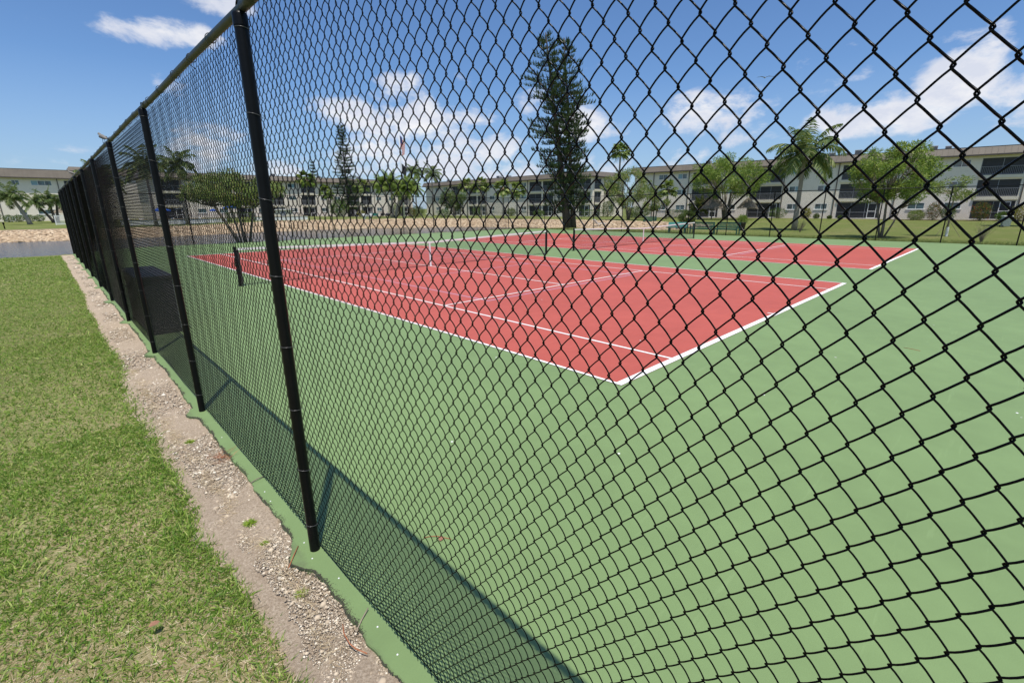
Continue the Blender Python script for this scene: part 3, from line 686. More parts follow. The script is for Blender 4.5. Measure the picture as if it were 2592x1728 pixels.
def balcony(par, s0, s1, z0, z1, kind='rail', door=False):
    y = .10
    mb = MB(); mb.box(s0, y+.04, z0, s1, y+.06, z1); o = mb.build('balcony', M['screen'], par)
    mb = MB(); n = max(2, round((s1-s0)/1.9))
    for i in range(n+1):
        x = s0+(s1-s0)*i/n; x = min(max(x, s0+.03), s1-.03); mb.box(x-.03, y-.02, z0, x+.03, y+.035, z1)
    mb.box(s0+.06, y-.015, z1-.05, s1-.06, y+.03, z1); 
    if kind == 'screen': mb.box(s0+.06, y-.015, z0+.85, s1-.06, y+.03, z0+.91); mb.box(s0+.06, y-.015, z0, s1-.06, y+.03, z0+.06)
    mb.build('screen_frame', M['rail2'], o)
    if kind == 'rail':
        mb = MB(); mb.box(s0, -.02, z0+1.02, s1, .03, z0+1.08); mb.box(s0, -.01, z0+.06, s1, .02, z0+.11)
        x = s0+.08
        while x < s1-.05: mb.box(x-.015, -.005, z0+.11, x+.015, .02, z0+1.02); x += .17
        mb.build('railing', M['rail2'], o)
        mb = MB(); mb.box(s0-.1, -.16, z0-.42, s1+.1, -.003, z0-.02); mb.build('slab_edge', M['wallw'], o)
    if door:
        mb = MB(); a = s1-1.5; mb.box(a, y-.05, z0, a+.09, y-.021, z1-.12); mb.box(a+1.0, y-.05, z0, a+1.09, y-.021, z1-.12); mb.box(a+.09, y-.05, z1-.22, a+1.0, y-.021, z1-.12)
        mb.box(a+.09, y-.05, z0, a+1.0, y-.021, z0+.12); mb.box(a+.09, y-.05, z0+1.0, a+1.0, y-.021, z0+1.09); mb.build('screen_door', M['trim'], o)
    return o
FL = [(.12, 2.5), (3.05, 5.25), (5.85, 8.02)]
def facade(t, L, wins, balcs, pipes, rot=None, base=0., parent_wall=True, H=8.35, name='wall'):
    ops = []
    for (a, b) in balcs:
        for (z0, z1) in FL: ops.append((a, b, z0, z1))
    for w_ in wins:
        a, b = w_[:2]
        for z0 in (1.45, 4.2, 7.0): ops.append((a, b, z0, z0+.92))
    xs_ = sorted({0, L} | {v for o in ops for v in o[:2]}); zs_ = sorted({base-.3, H} | {v for o in ops for v in o[2:]})
    mb = MB()
    for i in range(len(xs_)-1):
        for j in range(len(zs_)-1):
            cx, cz = (xs_[i]+xs_[i+1])/2, (zs_[j]+zs_[j+1])/2
            if any(a < cx < b and c < cz < d for a, b, c, d in ops): continue
            mb.add([(xs_[i], 0, zs_[j]), (xs_[i+1], 0, zs_[j]), (xs_[i+1], 0, zs_[j+1]), (xs_[i], 0, zs_[j+1])], [(0, 1, 2, 3)])
    for a, b, c, d in ops:
        mb.add([(a, 0, c), (b, 0, c), (b, 0, d), (a, 0, d), (a, .2, c), (b, .2, c), (b, .2, d), (a, .2, d)], [(0, 4, 5, 1), (2, 6, 7, 3), (1, 5, 6, 2), (3, 7, 4, 0)])
    wl = mb.build(name, M['wall'], t)
    if rot: wl.location = rot[0]; wl.rotation_euler = (0, 0, rot[1])
    ch = []
    for w_ in wins:
        a, b = w_[:2]; pn = w_[2] if len(w_) > 2 else 2
        for k, z0 in enumerate((1.45, 4.2, 7.0)): ch.append(window(t, a, b, z0, z0+.92, pn, k == 0, (0, 0, 1, 2)[int(a*7+k*3) % 4] if k else 0))
    for (a, b) in balcs:
        for k, (z0, z1) in enumerate(FL): ch.append(balcony(t, a, b, z0, z1, 'screen' if k == 0 else 'rail', k == 0 and (b-a) > 3))
    for p in pipes:
        mb = MB(); mb.box(p-.06, -.13, base-.1, p+.06, -.01, H-.02); ch.append(mb.build('downpipe', M['pipe'], t))
    if rot:
        for c in ch: c.location = rot[0]; c.rotation_euler = (0, 0, rot[1])
def roof(t, L, D, H=8.35, T=9.42, acs=()):
    o, ti = .8, .38; mb = MB()
    O = [(-o, -o), (L+o, -o), (L+o, D+o), (-o, D+o)]; I = [(-ti, -ti), (L+ti, -ti), (L+ti, D+ti), (-ti, D+ti)]
    vs = [(*p, H+.1) for p in O]+[(*p, T) for p in I]; mb.add(vs, [(i, (i+1) % 4, 4+(i+1) % 4, 4+i) for i in range(4)]+[(4, 5, 6, 7)])
    # raised seams on the front and end slopes
    n = int(L/.6)
    for i in range(1, n):
        x = -o+(L+2*o)*i/n; mb.add([(x-.015, -o-.03, H+.11), (x+.015, -o-.03, H+.11), (x+.015, -ti-.03, T), (x-.015, -ti-.03, T), (x-.015, -o+.02, H+.11), (x+.015, -o+.02, H+.11), (x+.015, -ti+.02, T), (x-.015, -ti+.02, T)], [(0, 1, 2, 3), (0, 3, 7, 4), (1, 5, 6, 2)])
    r_ = mb.build('roof', M['roof'], t)
    mb = MB(); mb.box(-o-.02, -o-.02, H-.06, L+o+.02, -o+.0, H+.13); mb.box(-o-.02, -o+.001, H-.06, -o+.0, D+o, H+.13); mb.box(L+o, -o+.001, H-.06, L+o+.02, D+o, H+.13)
    mb.box(-o+.002, -o+.002, H-.01, L+o-.002, D+o-.002, H+.09); mb.build('eave', M['fascia'], r_)
    mb = MB(); mb.box(-ti-.02, -ti-.03, T+.003, L+ti+.02, -ti+.10, T+.06); mb.build('roof_coping', M['fascia'], r_)
    for (x, y, w, h) in acs:
        w *= .8; h *= .75
        mb = MB(); mb.box(x-w/2, y-w/2, T+.12, x+w/2, y+w/2, T+.12+h); mb.box(x-w/2-.15, y-w/2-.15, T+.002, x+w/2+.15, y+w/2+.15, T+.118)
        a = mb.build('air_conditioner', M['ac'], t, bevel=.02)
        mb = MB()
        for k in range(7): mb.box(x-w/2+.06, y-w/2-.012, T+.2+k*(h-.16)/7, x+w/2-.06, y-w/2-.002, T+.2+(k+.5)*(h-.16)/7)
        mb.build('grille', M['acf'], a)
def building(x, y, ang, L, D, wins, balcs, pipes, label, acs=(), T=9.42, zb=0., end=None, endat=None):
    t = empty('apartment_building', (x, y, 0), ang, label, 'building')
    facade(t, L, wins, balcs, pipes, base=zb)
    mb = MB(); z0, z1 = zb-.3, 8.35
    if end is None: mb.add([(L, 0, z0), (L, D, z0), (L, D, z1), (L, 0, z1)], [(0, 1, 2, 3)])
    mb.add([(0, 0, z0), (0, D, z0), (0, D, z1), (0, 0, z1)], [(3, 2, 1, 0)]); mb.add([(0, D, z0), (L, D, z0), (L, D, z1), (0, D, z1)], [(3, 2, 1, 0)])
    # unseen upright sheet behind the front shuts the inside off from daylight
    mb.add([(0.01, .21, z0), (L-.01, .21, z0), (L-.01, .21, z1-.02), (0.01, .21, z1-.02)], [(0, 1, 2, 3)])
    mb.build('end_walls', M['wall'], t)
    if end: facade(t, D, end[0], end[1], end[2], rot=((L, 0, 0), math.pi/2), base=zb, name='end_wall')
    roof(t, L, D, T=T, acs=acs)
    return t
A_W = [(5, 6.7), (8.7, 10.4), (17.7, 19.4), (27.5, 29.2), (31.5, 33.2), (43.2, 45.1), (47.2, 49.0), (56, 57.7), (60, 61.7)]
bA = building(82.2, 51.6, math.atan2(-53.3, 6.4), 72, 12, A_W, [(11.5, 16.5), (21.5, 26.4), (34.5, 40), (50.1, 54.3), (63, 68)], [4, 10.8, 26.6, 34.0, 41.5, 54.6],
              'three storey apartment block behind the benches and thatched huts, running to the frame edge', [(13, 3.5, 1.1, .9), (15.2, 3.2, .9, .7), (24.5, 3, 1, .8), (26.5, 3, 1., .8), (32.5, 2.5, 1, .75), (34.4, 2.6, .8, .6), (35.9, 2.4, 1.1, 1.0), (37.6, 2.6, .9, .7), (44.8, 3, 1.1, .9), (46.4, 3.1, .9, .75)])
bB = building(82.5, 125, -math.pi/2, 63, 12, [(5, 6.7), (9.2, 11), (29.4, 31.3), (41.2, 43), (53, 54.7), (56.6, 58.2)], [(13, 16.5), (20.7, 24), (24.5, 27.8), (44, 48), (48.4, 51.7), (59.3, 62.4)], [28.2, 43.5, 52.3],
              'three storey apartment block behind the tall pine, its screened corner balconies facing the courts', [(8, 3, 1.2, .9), (30, 3, 1.3, .9), (33.5, 3.2, 1.2, .8), (50, 3, .9, .6), (54, 3, .8, .5)], end=([(6, 7.6)], [(.6, 3.0)], [4.2]))
bC = building(12, 118, 0, 61, 12, [(8, 9.6), (12, 13.7), (20, 21.6), (27, 28.7), (34.6, 36.2), (38.1, 39.7), (49.7, 51.2), (53.5, 55.1)], [(2, 5.6), (15.5, 19), (22.3, 25.8), (30, 33.3), (41.4, 44.8), (45.3, 48.4), (56.3, 59.6)], [6.6, 14.6, 29.3, 37.1, 49.15, 60.2],
              'long three storey apartment block across the lake, behind the swimming pool and flagpole', [(25, 3, 1.1, .8), (34.5, 3, 1, .7), (36, 3.2, 1, .7), (46.5, 3, 1.2, 1.0)], zb=.3)
# the block on the far left, its front in three lit bays
bD = building(-45, 134, 0, 48.5, 12, [(27, 28.6), (38.0, 39.1), (40.7, 43.7, 3)], [(30, 34.5), (45.6, 48.2)], [35.6, 44.6],
              'three storey apartment block across the lake, left of the fence, behind a lone palm', [], T=10.0, zb=-.1)
mb = MB(); mb.box(44.5, 7, 10.05, 58, 13, 10.9); x0, x1, y0, y1 = 46.9, 60, 3.2, 12
mb = MB(); mb.add([(x0-.4, y0-.4, 9.6), (x1+.4, y0-.4, 9.6), (x1+.4, y1, 9.6), (x0-.4, y1, 9.6), (x0+.15, y0+.1, 11.0), (x1, y0+.1, 11.0), (x1, y1, 11.0), (x0+.15, y1, 11.0)], [(0, 1, 5, 4), (1, 2, 6, 5), (2, 3, 7, 6), (3, 0, 4, 7), (4, 5, 6, 7)]); mb.build('stair_tower_roof', M['roof'], bD)
mb = MB(); mb.box(47, 3.3, -.3, 59.8, 11.9, 9.58); mb.build('stair_tower', M['wall'], bD)

# ================================================================== VEGETATION
def trunk_mesh(mb, pts, r0, r1, n=9):
    k = len(pts); mb.tube(pts, [r0+(r1-r0)*i/(k-1) for i in range(k)], n); return mb
def crown_leaves(clumps, per, size, squash=.75, aspect=.55):
    """clumps: (x,y,z,r); leaves scattered mostly near each clump's surface"""
    C = np.array([c[:3] for c in clumps]); Rr = np.array([c[3] for c in clumps]); w_ = Rr**2; n = per*len(clumps)
    i = rng.choice(len(clumps), n, p=w_/w_.sum()); d = rnd_dir(n); rad = Rr[i]*rng.random(n)**.45
    P = C[i]+d*rad[:, None]*np.array([1, 1, squash]); D = nrm(d+rng.normal(0, .6, (n, 3))+np.array([0, 0, -.15]))
    L = size*rng.uniform(.6, 1.4, n); return blades(P, D, L, L*aspect, None, 1)
def clump_set(cx, cy, cz, rx, rz, n, r, seed=0):
    q = random.Random(seed); out = []
    while len(out) < n:
        x, y, z = q.uniform(-1, 1), q.uniform(-1, 1), q.uniform(-1, 1); d = x*x+y*y+z*z
        if d > 1 or d < q.random()*.5: continue
        out.append((cx+x*rx, cy+y*rx, cz+z*rz, r*q.uniform(.55, 1.25)))
    return out
def tree(name, x, y, label, cat, trunks, clumps, per, leafsize, mat_='leafA', bark='bark', group=None, rmul=1., wisps=0):
    z0 = at_ground(x, y) if abs(x) > 32 or y > 32.5 else -.05
    t = empty(name, (x, y, z0), 0, label, cat, group); mb = MB()
    for pts, r0, r1 in trunks: trunk_mesh(mb, pts, r0, r1)
    # limbs run from the trunk tops out to the clumps
    tops = [Vector(p[0][-1]) for p in trunks]; q = random.Random(int(x*10))
    for c in clumps:
        if q.random() < .6:
            tp = min(tops, key=lambda v: (v-Vector(c[:3])).length); a = tp-Vector((0, 0, .3)); b = Vector(c[:3]); m = (a+b)/2+Vector((q.uniform(-.2, .2), q.uniform(-.2, .2), -.1)); mb.tube([a, m, b], [.05*rmul, .035*rmul, .012*rmul], 5)
    mb.build('trunk', M[bark], t, smooth=True)
    V, Fq = crown_leaves(clumps, per, leafsize)
    link('crown', mesh_np('crown', V, Fq), M[mat_], t); return t
def bush(x, y, rx, h, label, mat_='hedge', n=900, size=.12, name='shrub', cat='shrub', group=None, z=None, ry=None, box=False):
    z0 = at_ground(x, y) if z is None else z; ry = ry or rx
    t = empty(name, (x, y, z0), 0, label, cat, group)
    mb = MB(); q = random.Random(int(x*7+y))
    for k in range(5): mb.tube([(q.uniform(-.1, .1), q.uniform(-.1, .1), 0), (q.uniform(-.5, .5)*rx, q.uniform(-.5, .5)*ry, h*.6)], [.03, .012], 5)
    mb.build('stem', M['bark'], t)
    u = rng.uniform(-1, 1, (n, 3)) if box else rnd_dir(n)*(rng.random((n, 1))**.25); 
    if box: k = rng.integers(0, 3, n); u[np.arange(n), k] = np.sign(u[np.arange(n), k])*rng.uniform(.85, 1, n)
    lump = 1+.13*np.sin(u[:, 0]*7+x)*np.sin(u[:, 1]*6+u[:, 2]*5)
    P = u*lump[:, None]*np.array([rx, ry, h*.5])+np.array([0, 0, h*.52]); P[:, 2] = np.maximum(P[:, 2], .03)
    D = nrm(u+rng.normal(0, .6, (n, 3))+np.array([0, 0, .3])); L = size*rng.uniform(.6, 1.4, n)
    V, Fq = blades(P, D, L, L*.55, None, 1); link('foliage', mesh_np('foliage', V, Fq), M[mat_], t); return t
def fan_palm(x, y, h, r, label, lean=(0, 0), group=None, skirt=.25, nfan=34, trunk_r=.15, name='palm_tree', z=None, mat_='sabal', seed=1):
    z0 = at_ground(x, y) if z is None else z; t = empty(name, (x, y, z0), 0, label, 'palm tree', group); q = np.random.default_rng(seed)
    top = np.array([lean[0], lean[1], h-r*.55])
    mb = MB(); pts = [(lean[0]*s_*s_, lean[1]*s_*s_, (h-r*.5)*s_) for s_ in np.linspace(0, 1, 7)]; mb.tube(pts, [trunk_r*(1.15-.3*s_) for s_ in np.linspace(0, 1, 7)], 10); mb.build('trunk', M['palmbark'], t, smooth=True)
    P, D, B, Lq = [], [], [], []
    for i in range(nfan):
        el = q.uniform(-.75, 1.35); az = q.uniform(0, 2*math.pi); d = np.array([math.cos(az)*math.cos(el), math.sin(az)*math.cos(el), math.sin(el)])
        pet = r*q.uniform(.38, .5); c = top+d*pet; side = np.cross(d, [0, 0, 1.]); side /= np.linalg.norm(side)+1e-6; upv = np.cross(side, d)
        for j in range(15):
            a = (j-7)/7*1.35; dd = d*math.cos(a)+side*math.sin(a); P.append(c); D.append(dd); B.append([0, 0, -r*.20*q.uniform(.5, 1.4)]); Lq.append(r*.55*(1-.25*abs(a)/1.35)*q.uniform(.85, 1.1))
    V, Fq = blades(np.array(P), np.array(D), np.array(Lq), r*.13, np.array(B), 2, twist=np.tile([[.1, .2, 1.]], (len(P), 1))); link('crown', mesh_np('crown', V, Fq), M[mat_], t)
    if skirt:
        n = 120; az = q.uniform(0, 6.28, n); d = np.stack([np.cos(az)*.5, np.sin(az)*.5, -np.ones(n)], 1); P = top+np.stack([np.cos(az), np.sin(az), np.zeros(n)], 1)*trunk_r+np.array([0, 0, -.1])
        V, Fq = blades(P, d, r*skirt*2*q.uniform(.6, 1.2, n), .07, None, 1); link('dry_fronds', mesh_np('dry fronds', V, Fq), M['dead'], t)
    return t
def feather_palm(x, y, h, fl, label, lean=(0, 0), nf=17, droop=.75, trunk_r=.16, group=None, z=None, mat_='palm', seed=1, trunk_pts=None, name='palm_tree', boots=False, crowns=None):
    z0 = at_ground(x, y) if z is None else z; t = empty(name, (x, y, z0), 0, label, 'palm tree', group); q = np.random.default_rng(seed)
    crowns = crowns or [((0, 0), lean, h)]
    mb = MB(); bm_ = MB()
    for (b0, b1, hh) in crowns:
        ss = np.linspace(0, 1, 8); pts = [(b0[0]+(b1[0]-b0[0])*s_**1.3, b0[1]+(b1[1]-b0[1])*s_**1.3, hh*s_) for s_ in ss]
        mb.tube(pts, [trunk_r*(1.25-.45*s_+.25*math.exp(-s_*9)) for s_ in ss], 10)
        bm_.tube([pts[-1], (b1[0], b1[1], hh+fl*.14)], [trunk_r*.8, trunk_r*.5], 8)
    mb.build('trunk', M['barkd' if boots else 'palmbark'], t, smooth=True); bm_.build('crownshaft', M['ypalm'], t, smooth=True)
    P, D, L_, B = [], [], [], []; rach = MB()
    for (b0, b1, hh) in crowns:
        for i in range(nf):
            az = i*2.399+q.uniform(-.25, .25); el = 1.35-1.65*(i+.5)/nf+q.uniform(-.12, .12); ln = fl*q.uniform(.85, 1.1)
            p = np.array([b1[0], b1[1], hh+.05]); d = np.array([math.cos(az)*math.cos(el), math.sin(az)*math.cos(el), math.sin(el)]); pp = [p.copy()]; ns = 11
            for k in range(ns):
                d = d+np.array([0, 0, -droop*2.0/ns*(.35+k/ns)*(1.15-max(0, d[2])*.35)]); d /= np.linalg.norm(d); q0 = p.copy(); p = p+d*ln/ns; pp.append(p.copy())
                s_ = np.cross(d, [0, 0, 1.]); s_ /= np.linalg.norm(s_)+1e-6
                nl_ = 5
                for m_ in range(nl_):
                    f = (k+m_/nl_)/ns
                    if f < .08: continue
                    c = q0+(p-q0)*m_/nl_; lf = fl*.26*math.sin(math.pi*min(1, f*.86+.12))**.6
                    for sg in (-1, 1):
                        P.append(c); D.append(s_*sg*.85+d*.55+np.array([0, 0, -.25+.2*q.normal()])); L_.append(lf*q.uniform(.8, 1.15)); B.append([0, 0, -lf*q.uniform(.25, .6)])
            rach.tube(pp[::2]+[pp[-1]], [.022, .02, .017, .014, .011, .008, .006][:len(pp[::2])+1], 4)
    P = np.array(P); V, Fq = blades(P, np.array(D), np.array(L_), fl*.027, np.array(B), 2)
    cr = link('crown', mesh_np('crown', V, Fq), M[mat_], t); rach.build('frond_stalks', M['ypalm'], cr); return t
def island_pine(x, y, h, rmax, label, nlev, seed, taper=None, lean=(0, 0), tops=1, trunk_r=.42, z=None, dens=1., name='pine_tree'):
    z0 = at_ground(x, y) if z is None else z; t = empty(name, (x, y, z0), 0, label, 'conifer'); q = np.random.default_rng(seed); mb = MB()
    P, D, L_, B = [], [], [], []; axes = [((0, 0), (lean[0], lean[1]), h)]
    if tops == 2: axes = [((0, 0), (-1.85, 1.8), h), ((.45, -.45), (-.55, .55), h*.975)]
    for ai, (b0, b1, hh) in enumerate(axes):
        pts = [(b0[0]+(b1[0]-b0[0])*s_, b0[1]+(b1[1]-b0[1])*s_, hh*s_) for s_ in np.linspace(0, 1, 9)]; mb.tube(pts, [trunk_r*(1.25 if s_ == 0 else 1)*(1-.93*s_)*(1 if ai == 0 else .6)+.02 for s_ in np.linspace(0, 1, 9)], 10)
        for lv in range(nlev):
            f = (lv+.5*ai)/nlev; zz = hh*(.10+.89*f); ax = np.array([b0[0]+(b1[0]-b0[0])*zz/hh, b0[1]+(b1[1]-b0[1])*zz/hh])
            R_ = rmax*(taper(f) if taper else (1-f)**.7)*(1 if ai == 0 else .8); nb = 7 if f < .7 else 6
            for b_ in range(nb):
                if q.random() < (.12 if dens < 1 else .10): continue
                az = 2*math.pi*b_/nb+lv*.9+q.uniform(-.3, .3); Lb = R_*q.uniform(.5, 1.12)*(1.0 if q.random() < .85 else 1.2); n = max(4, int(Lb*3.4*dens)); p0 = np.array([ax[0], ax[1], zz+q.uniform(-.15, .15)]); dz = -.06+.10*f*2
                tip = p0+np.array([math.cos(az)*Lb, math.sin(az)*Lb, dz*Lb]); mid = (p0+tip)/2+np.array([0, 0, -.05*Lb]); mb.tube([p0, mid, tip], [.06*(1-f)+.02, .035*(1-f)+.012, .01], 4)
                perp = np.array([-math.sin(az), math.cos(az), 0])
                for k in range(n):
                    s_ = (k+.6)/n
                    if s_ < .25 and q.random() < .6: continue
                    c = p0*(1-s_)+tip*s_; c[2] -= .05*Lb*4*s_*(1-s_)
                    for sg in (-1, 1, 0):
                        if q.random() < .12: continue
                        dirn = np.array([math.cos(az), math.sin(az), 0])*q.uniform(.3, .9)+perp*sg*q.uniform(.4, 1.1)*(1-.5*s_); lt = (.34+.30*(1-s_)*min(1, Lb/2.5))*q.uniform(.75, 1.25)
                        # each shoot: rope-like foliage that curves upward, made of short overlapping blades
                        for w_ in range(5):
                            P.append(c+dirn*lt*w_*.20+np.array([0, 0, lt*.06*w_*w_*.5])); D.append(dirn*.7+q.normal(0, .35, 3)+np.array([0, 0, .35+.25*w_])); L_.append(.26*q.uniform(.7, 1.2)); B.append([0, 0, .06])
    mb.build('trunk', M['barkd'], t, smooth=True)
    V, Fq = blades(np.array(P), np.array(D), np.array(L_), .12, np.array(B), 1); link('crown', mesh_np('crown', V, Fq), M['conifer'], t); return t

island_pine(35.9, 30.4, 18.4, 2.45, 'very tall dark island pine standing beside the lake just beyond the court corner', 30, 3, taper=lambda f: (.78+.45*math.sin(f*3.1+.1)) * (1 if f < .80 else max(.22, 1-(f-.80)*3.3)) * (.92+.12*math.sin(f*29)), tops=2, trunk_r=.40, z=-.1)
island_pine(45.4, 101, 19.2, 3.5, 'slender tall island pine across the lake, between the pool and the flagpole', 28, 5, taper=lambda f: .95-.72*f, trunk_r=.25, dens=1.2)
island_pine(54.6, 140, 15.8, 2.4, 'small island pine whose tip shows over the roof behind the pool', 16, 8, taper=lambda f: .9-.7*f, trunk_r=.2, z=0, dens=1.1)

# leafy trees on the near lawn
def sprawl(n, h0, h1, r, seed, r0=.09, r1=.04, base=.2):
    q = random.Random(seed); o = []
    for k in range(n):
        a = 2*math.pi*k/n+q.uniform(-.4, .4); rr = r*q.uniform(.4, 1); hh = q.uniform(h0, h1)
        b = (math.cos(a)*base*q.random(), math.sin(a)*base*q.random(), 0)
        o.append(([b, (b[0]+math.cos(a)*rr*.25, b[1]+math.sin(a)*rr*.25, hh*.4), (math.cos(a)*rr*.65, math.sin(a)*rr*.65, hh*.75), (math.cos(a)*rr, math.sin(a)*rr, hh)], r0, r1))
    return o
tree('tree', 62.5, 40, 'wide many stemmed leafy tree between the pine and the nearer apartment block', 'tree', sprawl(7, 3, 4.6, 2.0, 2), clump_set(0, 0, 4.8, 4.1, 2.8, 85, .68, 11), 105, .25, 'leafB')
tree('tree', 57.3, 32.4, 'small round leafy tree with a pale forked trunk, in front of a bigger tree', 'tree', sprawl(3, 1.4, 1.9, .8, 5, .09, .05), clump_set(0, 0, 2.5, 1.6, 1.1, 26, .48, 12), 100, .22, 'leafB')
tree('tree', 72.0, 28.8, 'broad vase shaped leafy tree rising over the thatched huts', 'tree', sprawl(12, 3.4, 5.2, 2.6, 7, .10, .04, .5), clump_set(0, 0, 6.3, 5.4, 3.0, 135, .80, 13), 105, .27, 'leafA')
tree('tree', 34.9, 3.1, 'dense bright green tree just behind the side fence, nearest of the lawn trees', 'tree', [([(0, 0, 0), (.02, 0, .9), (0, .05, 1.8), (.1, .1, 2.8)], .10, .05), ([(.12, -.1, 0), (.3, -.45, 1.0), (.5, -.7, 2.2)], .06, .04), ([(-.05, .1, .0), (.0, .3, 1.1), (-.2, .6, 2.6)], .07, .05)], clump_set(0.2, -.1, 4.0, 2.25, 1.8, 90, .50, 14), 170, .15, 'leafA')
t4 = tree('tree', 39.8, .3, 'thin staked young tree with a sparse crown on the lawn', 'tree', [([(0, 0, 0), (.02, 0, 1.2), (0, .03, 2.4), (.05, 0, 3.2)], .06, .03)], clump_set(0, 0, 3.15, 1.35, .75, 24, .34, 15), 80, .13, 'leafB', rmul=.5)
mb = MB()
for a in (.3, 2.4, 4.5): mb.tube([(math.cos(a)*.75, math.sin(a)*.75, 0), (math.cos(a)*.05, math.sin(a)*.05, 1.0)], .014, 5)
mb.build('support_stake', M['bark'], t4)
mb = MB(); mb.tube([(-.03, -.03, .0), (-.03, -.03, .62)], .075, 8); mb.build('trunk_guard', M['white'], t4)
tree('tree', 44.6, 21.5, 'low dark bushy tree at the edge of the stone bank', 'tree', sprawl(4, .7, 1.1, .5, 9, .05, .03), clump_set(0, 0, 1.25, .9, .7, 16, .4, 16), 150, .15, 'leafD')
tree('tree', 4.9, 33.15, 'spreading tree with leaning pale trunks on the lake bank right behind the fence', 'tree', [([(0, 0, -.1), (-.35, .1, .9), (-.95, .2, 2.2), (-1.3, .2, 3.0)], .13, .06), ([(.25, 0, -.1), (.2, .1, 1.2), (.1, .1, 2.9)], .10, .06), ([(.45, 0, -.1), (.75, -.1, 1.4), (1.1, -.2, 2.9)], .10, .06), ([(.1, .1, -.1), (-.05, .2, 1.3), (-.35, .3, 3.0)], .07, .05)], clump_set(-.2, 0, 3.7, 3.0, .95, 75, .45, 17), 150, .17, 'leafB')
for (x, y, lab, sd, s) in ((33.6, -1.7, 'nearly leafless small shrub on the lawn close to the fence corner', 3, 1.15), (40.0, 9.3, 'small twiggy shrub at the foot of the tall lawn palm', 6, 1.1)):
    t = empty('shrub', (x, y, -.03), 0, lab, 'shrub'); mb = MB(); q = random.Random(sd)
    for k in range(26):
        a = q.uniform(0, 6.28); r = q.uniform(.15, .6); hh = q.uniform(.5, 1)*s; p1 = (math.cos(a)*r*.4, math.sin(a)*r*.4, hh*.5); p2 = (math.cos(a)*r, math.sin(a)*r, hh); mb.tube([(0, 0, 0), p1, p2], [.014, .009, .004], 4)
        mb.tube([p1, (p1[0]+q.uniform(-.2, .2), p1[1]+q.uniform(-.2, .2), p1[2]+.3)], [.006, .003], 4)
    mb.build('stem', M['bark'], t); V, Fq = crown_leaves([(0, 0, .7*s, .5)], 260, .05); link('foliage', mesh_np('foliage', V, Fq), M['leafB'], t)

# palms
feather_palm(43.3, 10.7, 6.3, 3.25, 'tall single palm with drooping feathery fronds on the lawn before the apartments', nf=22, droop=.95, trunk_r=.17, seed=4)
fan_palm(69.6, 37.4, 5.8, 1.9, 'sabal palm with a pale trunk beside the apartment windows', seed=2)
feather_palm(72.4, 33.2, 2.0, 2.2, 'low yellow green palm next to the thatched huts', nf=16, droop=.7, trunk_r=.12, mat_='ypalm', seed=6)
fan_palm(100, 67.2, 16.6, 2.9, 'very tall fan palm rising behind the apartment roof', z=0, seed=9, trunk_r=.22, skirt=.45, nfan=44)
fan_palm(63.9, 82, 7.9, 2.2, 'left sabal palm of the pair before the farther apartment block', group='sabal palms before the apartments', seed=11)
fan_palm(65.3, 79, 8.0, 2.2, 'right sabal palm of the pair before the farther apartment block', group='sabal palms before the apartments', seed=12)
fan_palm(59.5, 65.7, 6.9, 2.2, 'taller bushy sabal palm left of the big island pine', group='sabal palms before the apartments', seed=13)
fan_palm(60.7, 63.2, 6.3, 2.1, 'shorter bushy sabal palm nearest the big island pine', group='sabal palms before the apartments', seed=14)
fan_palm(50.3, 104, 8.2, 2.3, 'sabal palm across the lake between the slender pine and the flagpole', seed=15)
fan_palm(63, 104, 8.3, 2.2, 'sabal palm across the lake just right of the flagpole', seed=16)
fan_palm(39.5, 108, 9.4, 2.6, 'broad fan palm before the balconies across the lake', seed=17, mat_='leafA')
fan_palm(43.8, 108, 6.6, 2.2, 'shorter fan palm left of the slender island pine', seed=18, mat_='leafA')
feather_palm(69, 110, 11.2, 3.4, 'tall coconut palm across the lake, left one of two above the roofs', nf=18, droop=.9, seed=21, group='coconut palms above the roofs')
feather_palm(74.4, 110, 11.0, 3.6, 'tall coconut palm across the lake, right one of two above the roofs', nf=18, droop=.9, seed=22, group='coconut palms above the roofs')
feather_palm(40, 73.6, 6.0, 2.5, 'thick cluster palm with curved trunks on the stone bank across the lake', nf=22, droop=.7, seed=23, mat_='leafA', crowns=[((0, 0), (-.9, .6), 5.6), ((.3, 0), (.5, .2), 6.0), ((.6, -.3), (1.7, -1.2), 4.7), ((.9, .2), (2.9, -2.2), 5.0)])
feather_palm(5.6, 70, 7.0, 3.0, 'coconut palm seen through the dense mesh, by the pool', nf=18, droop=1.0, seed=24)
feather_palm(9.6, 74, 7.6, 3.0, 'coconut palm right of its twin, by the blue umbrella', nf=18, droop=1.0, seed=25)
feather_palm(1.6, 72, 5.4, 2.8, 'low coconut palm behind the densest stretch of fence mesh', nf=16, droop=.9, seed=26)
feather_palm(-5.6, 99.7, 4.0, 2.6, 'palm with a leaning trunk on the lawn left of the fence', lean=(-1.3, .5), nf=20, droop=.8, trunk_r=.22, seed=27)
feather_palm(-2.7, 111.9, 3.6, 2.3, 'low palm clump with several dark curving trunks by the fence end', nf=13, droop=.75, trunk_r=.17, seed=28, boots=True, crowns=[((-.1, 0), (-1.9, .3), 3.3), ((.2, 0), (-.2, .2), 3.9), ((.5, 0), (.9, 0), 3.5)])
fan_palm(62.6, -4.2, 8.6, 1.9, 'stout palm trunk rising beside the pale bins', seed=30, trunk_r=.26)
tree('tree', 68, 92, 'dense green tree mass right of the flagpole across the lake', 'tree', sprawl(4, 2, 3, 1.5, 31), clump_set(0, 0, 4.0, 3.0, 2.4, 50, .9, 32), 130, .3, 'leafD')
tree('tree', 92, 40, 'tree top showing above the apartment roof behind', 'tree', sprawl(4, 5, 6, 2, 33), clump_set(6, -18, 9.0, 2.6, 1.6, 26, .7, 34), 130, .26, 'leafD')

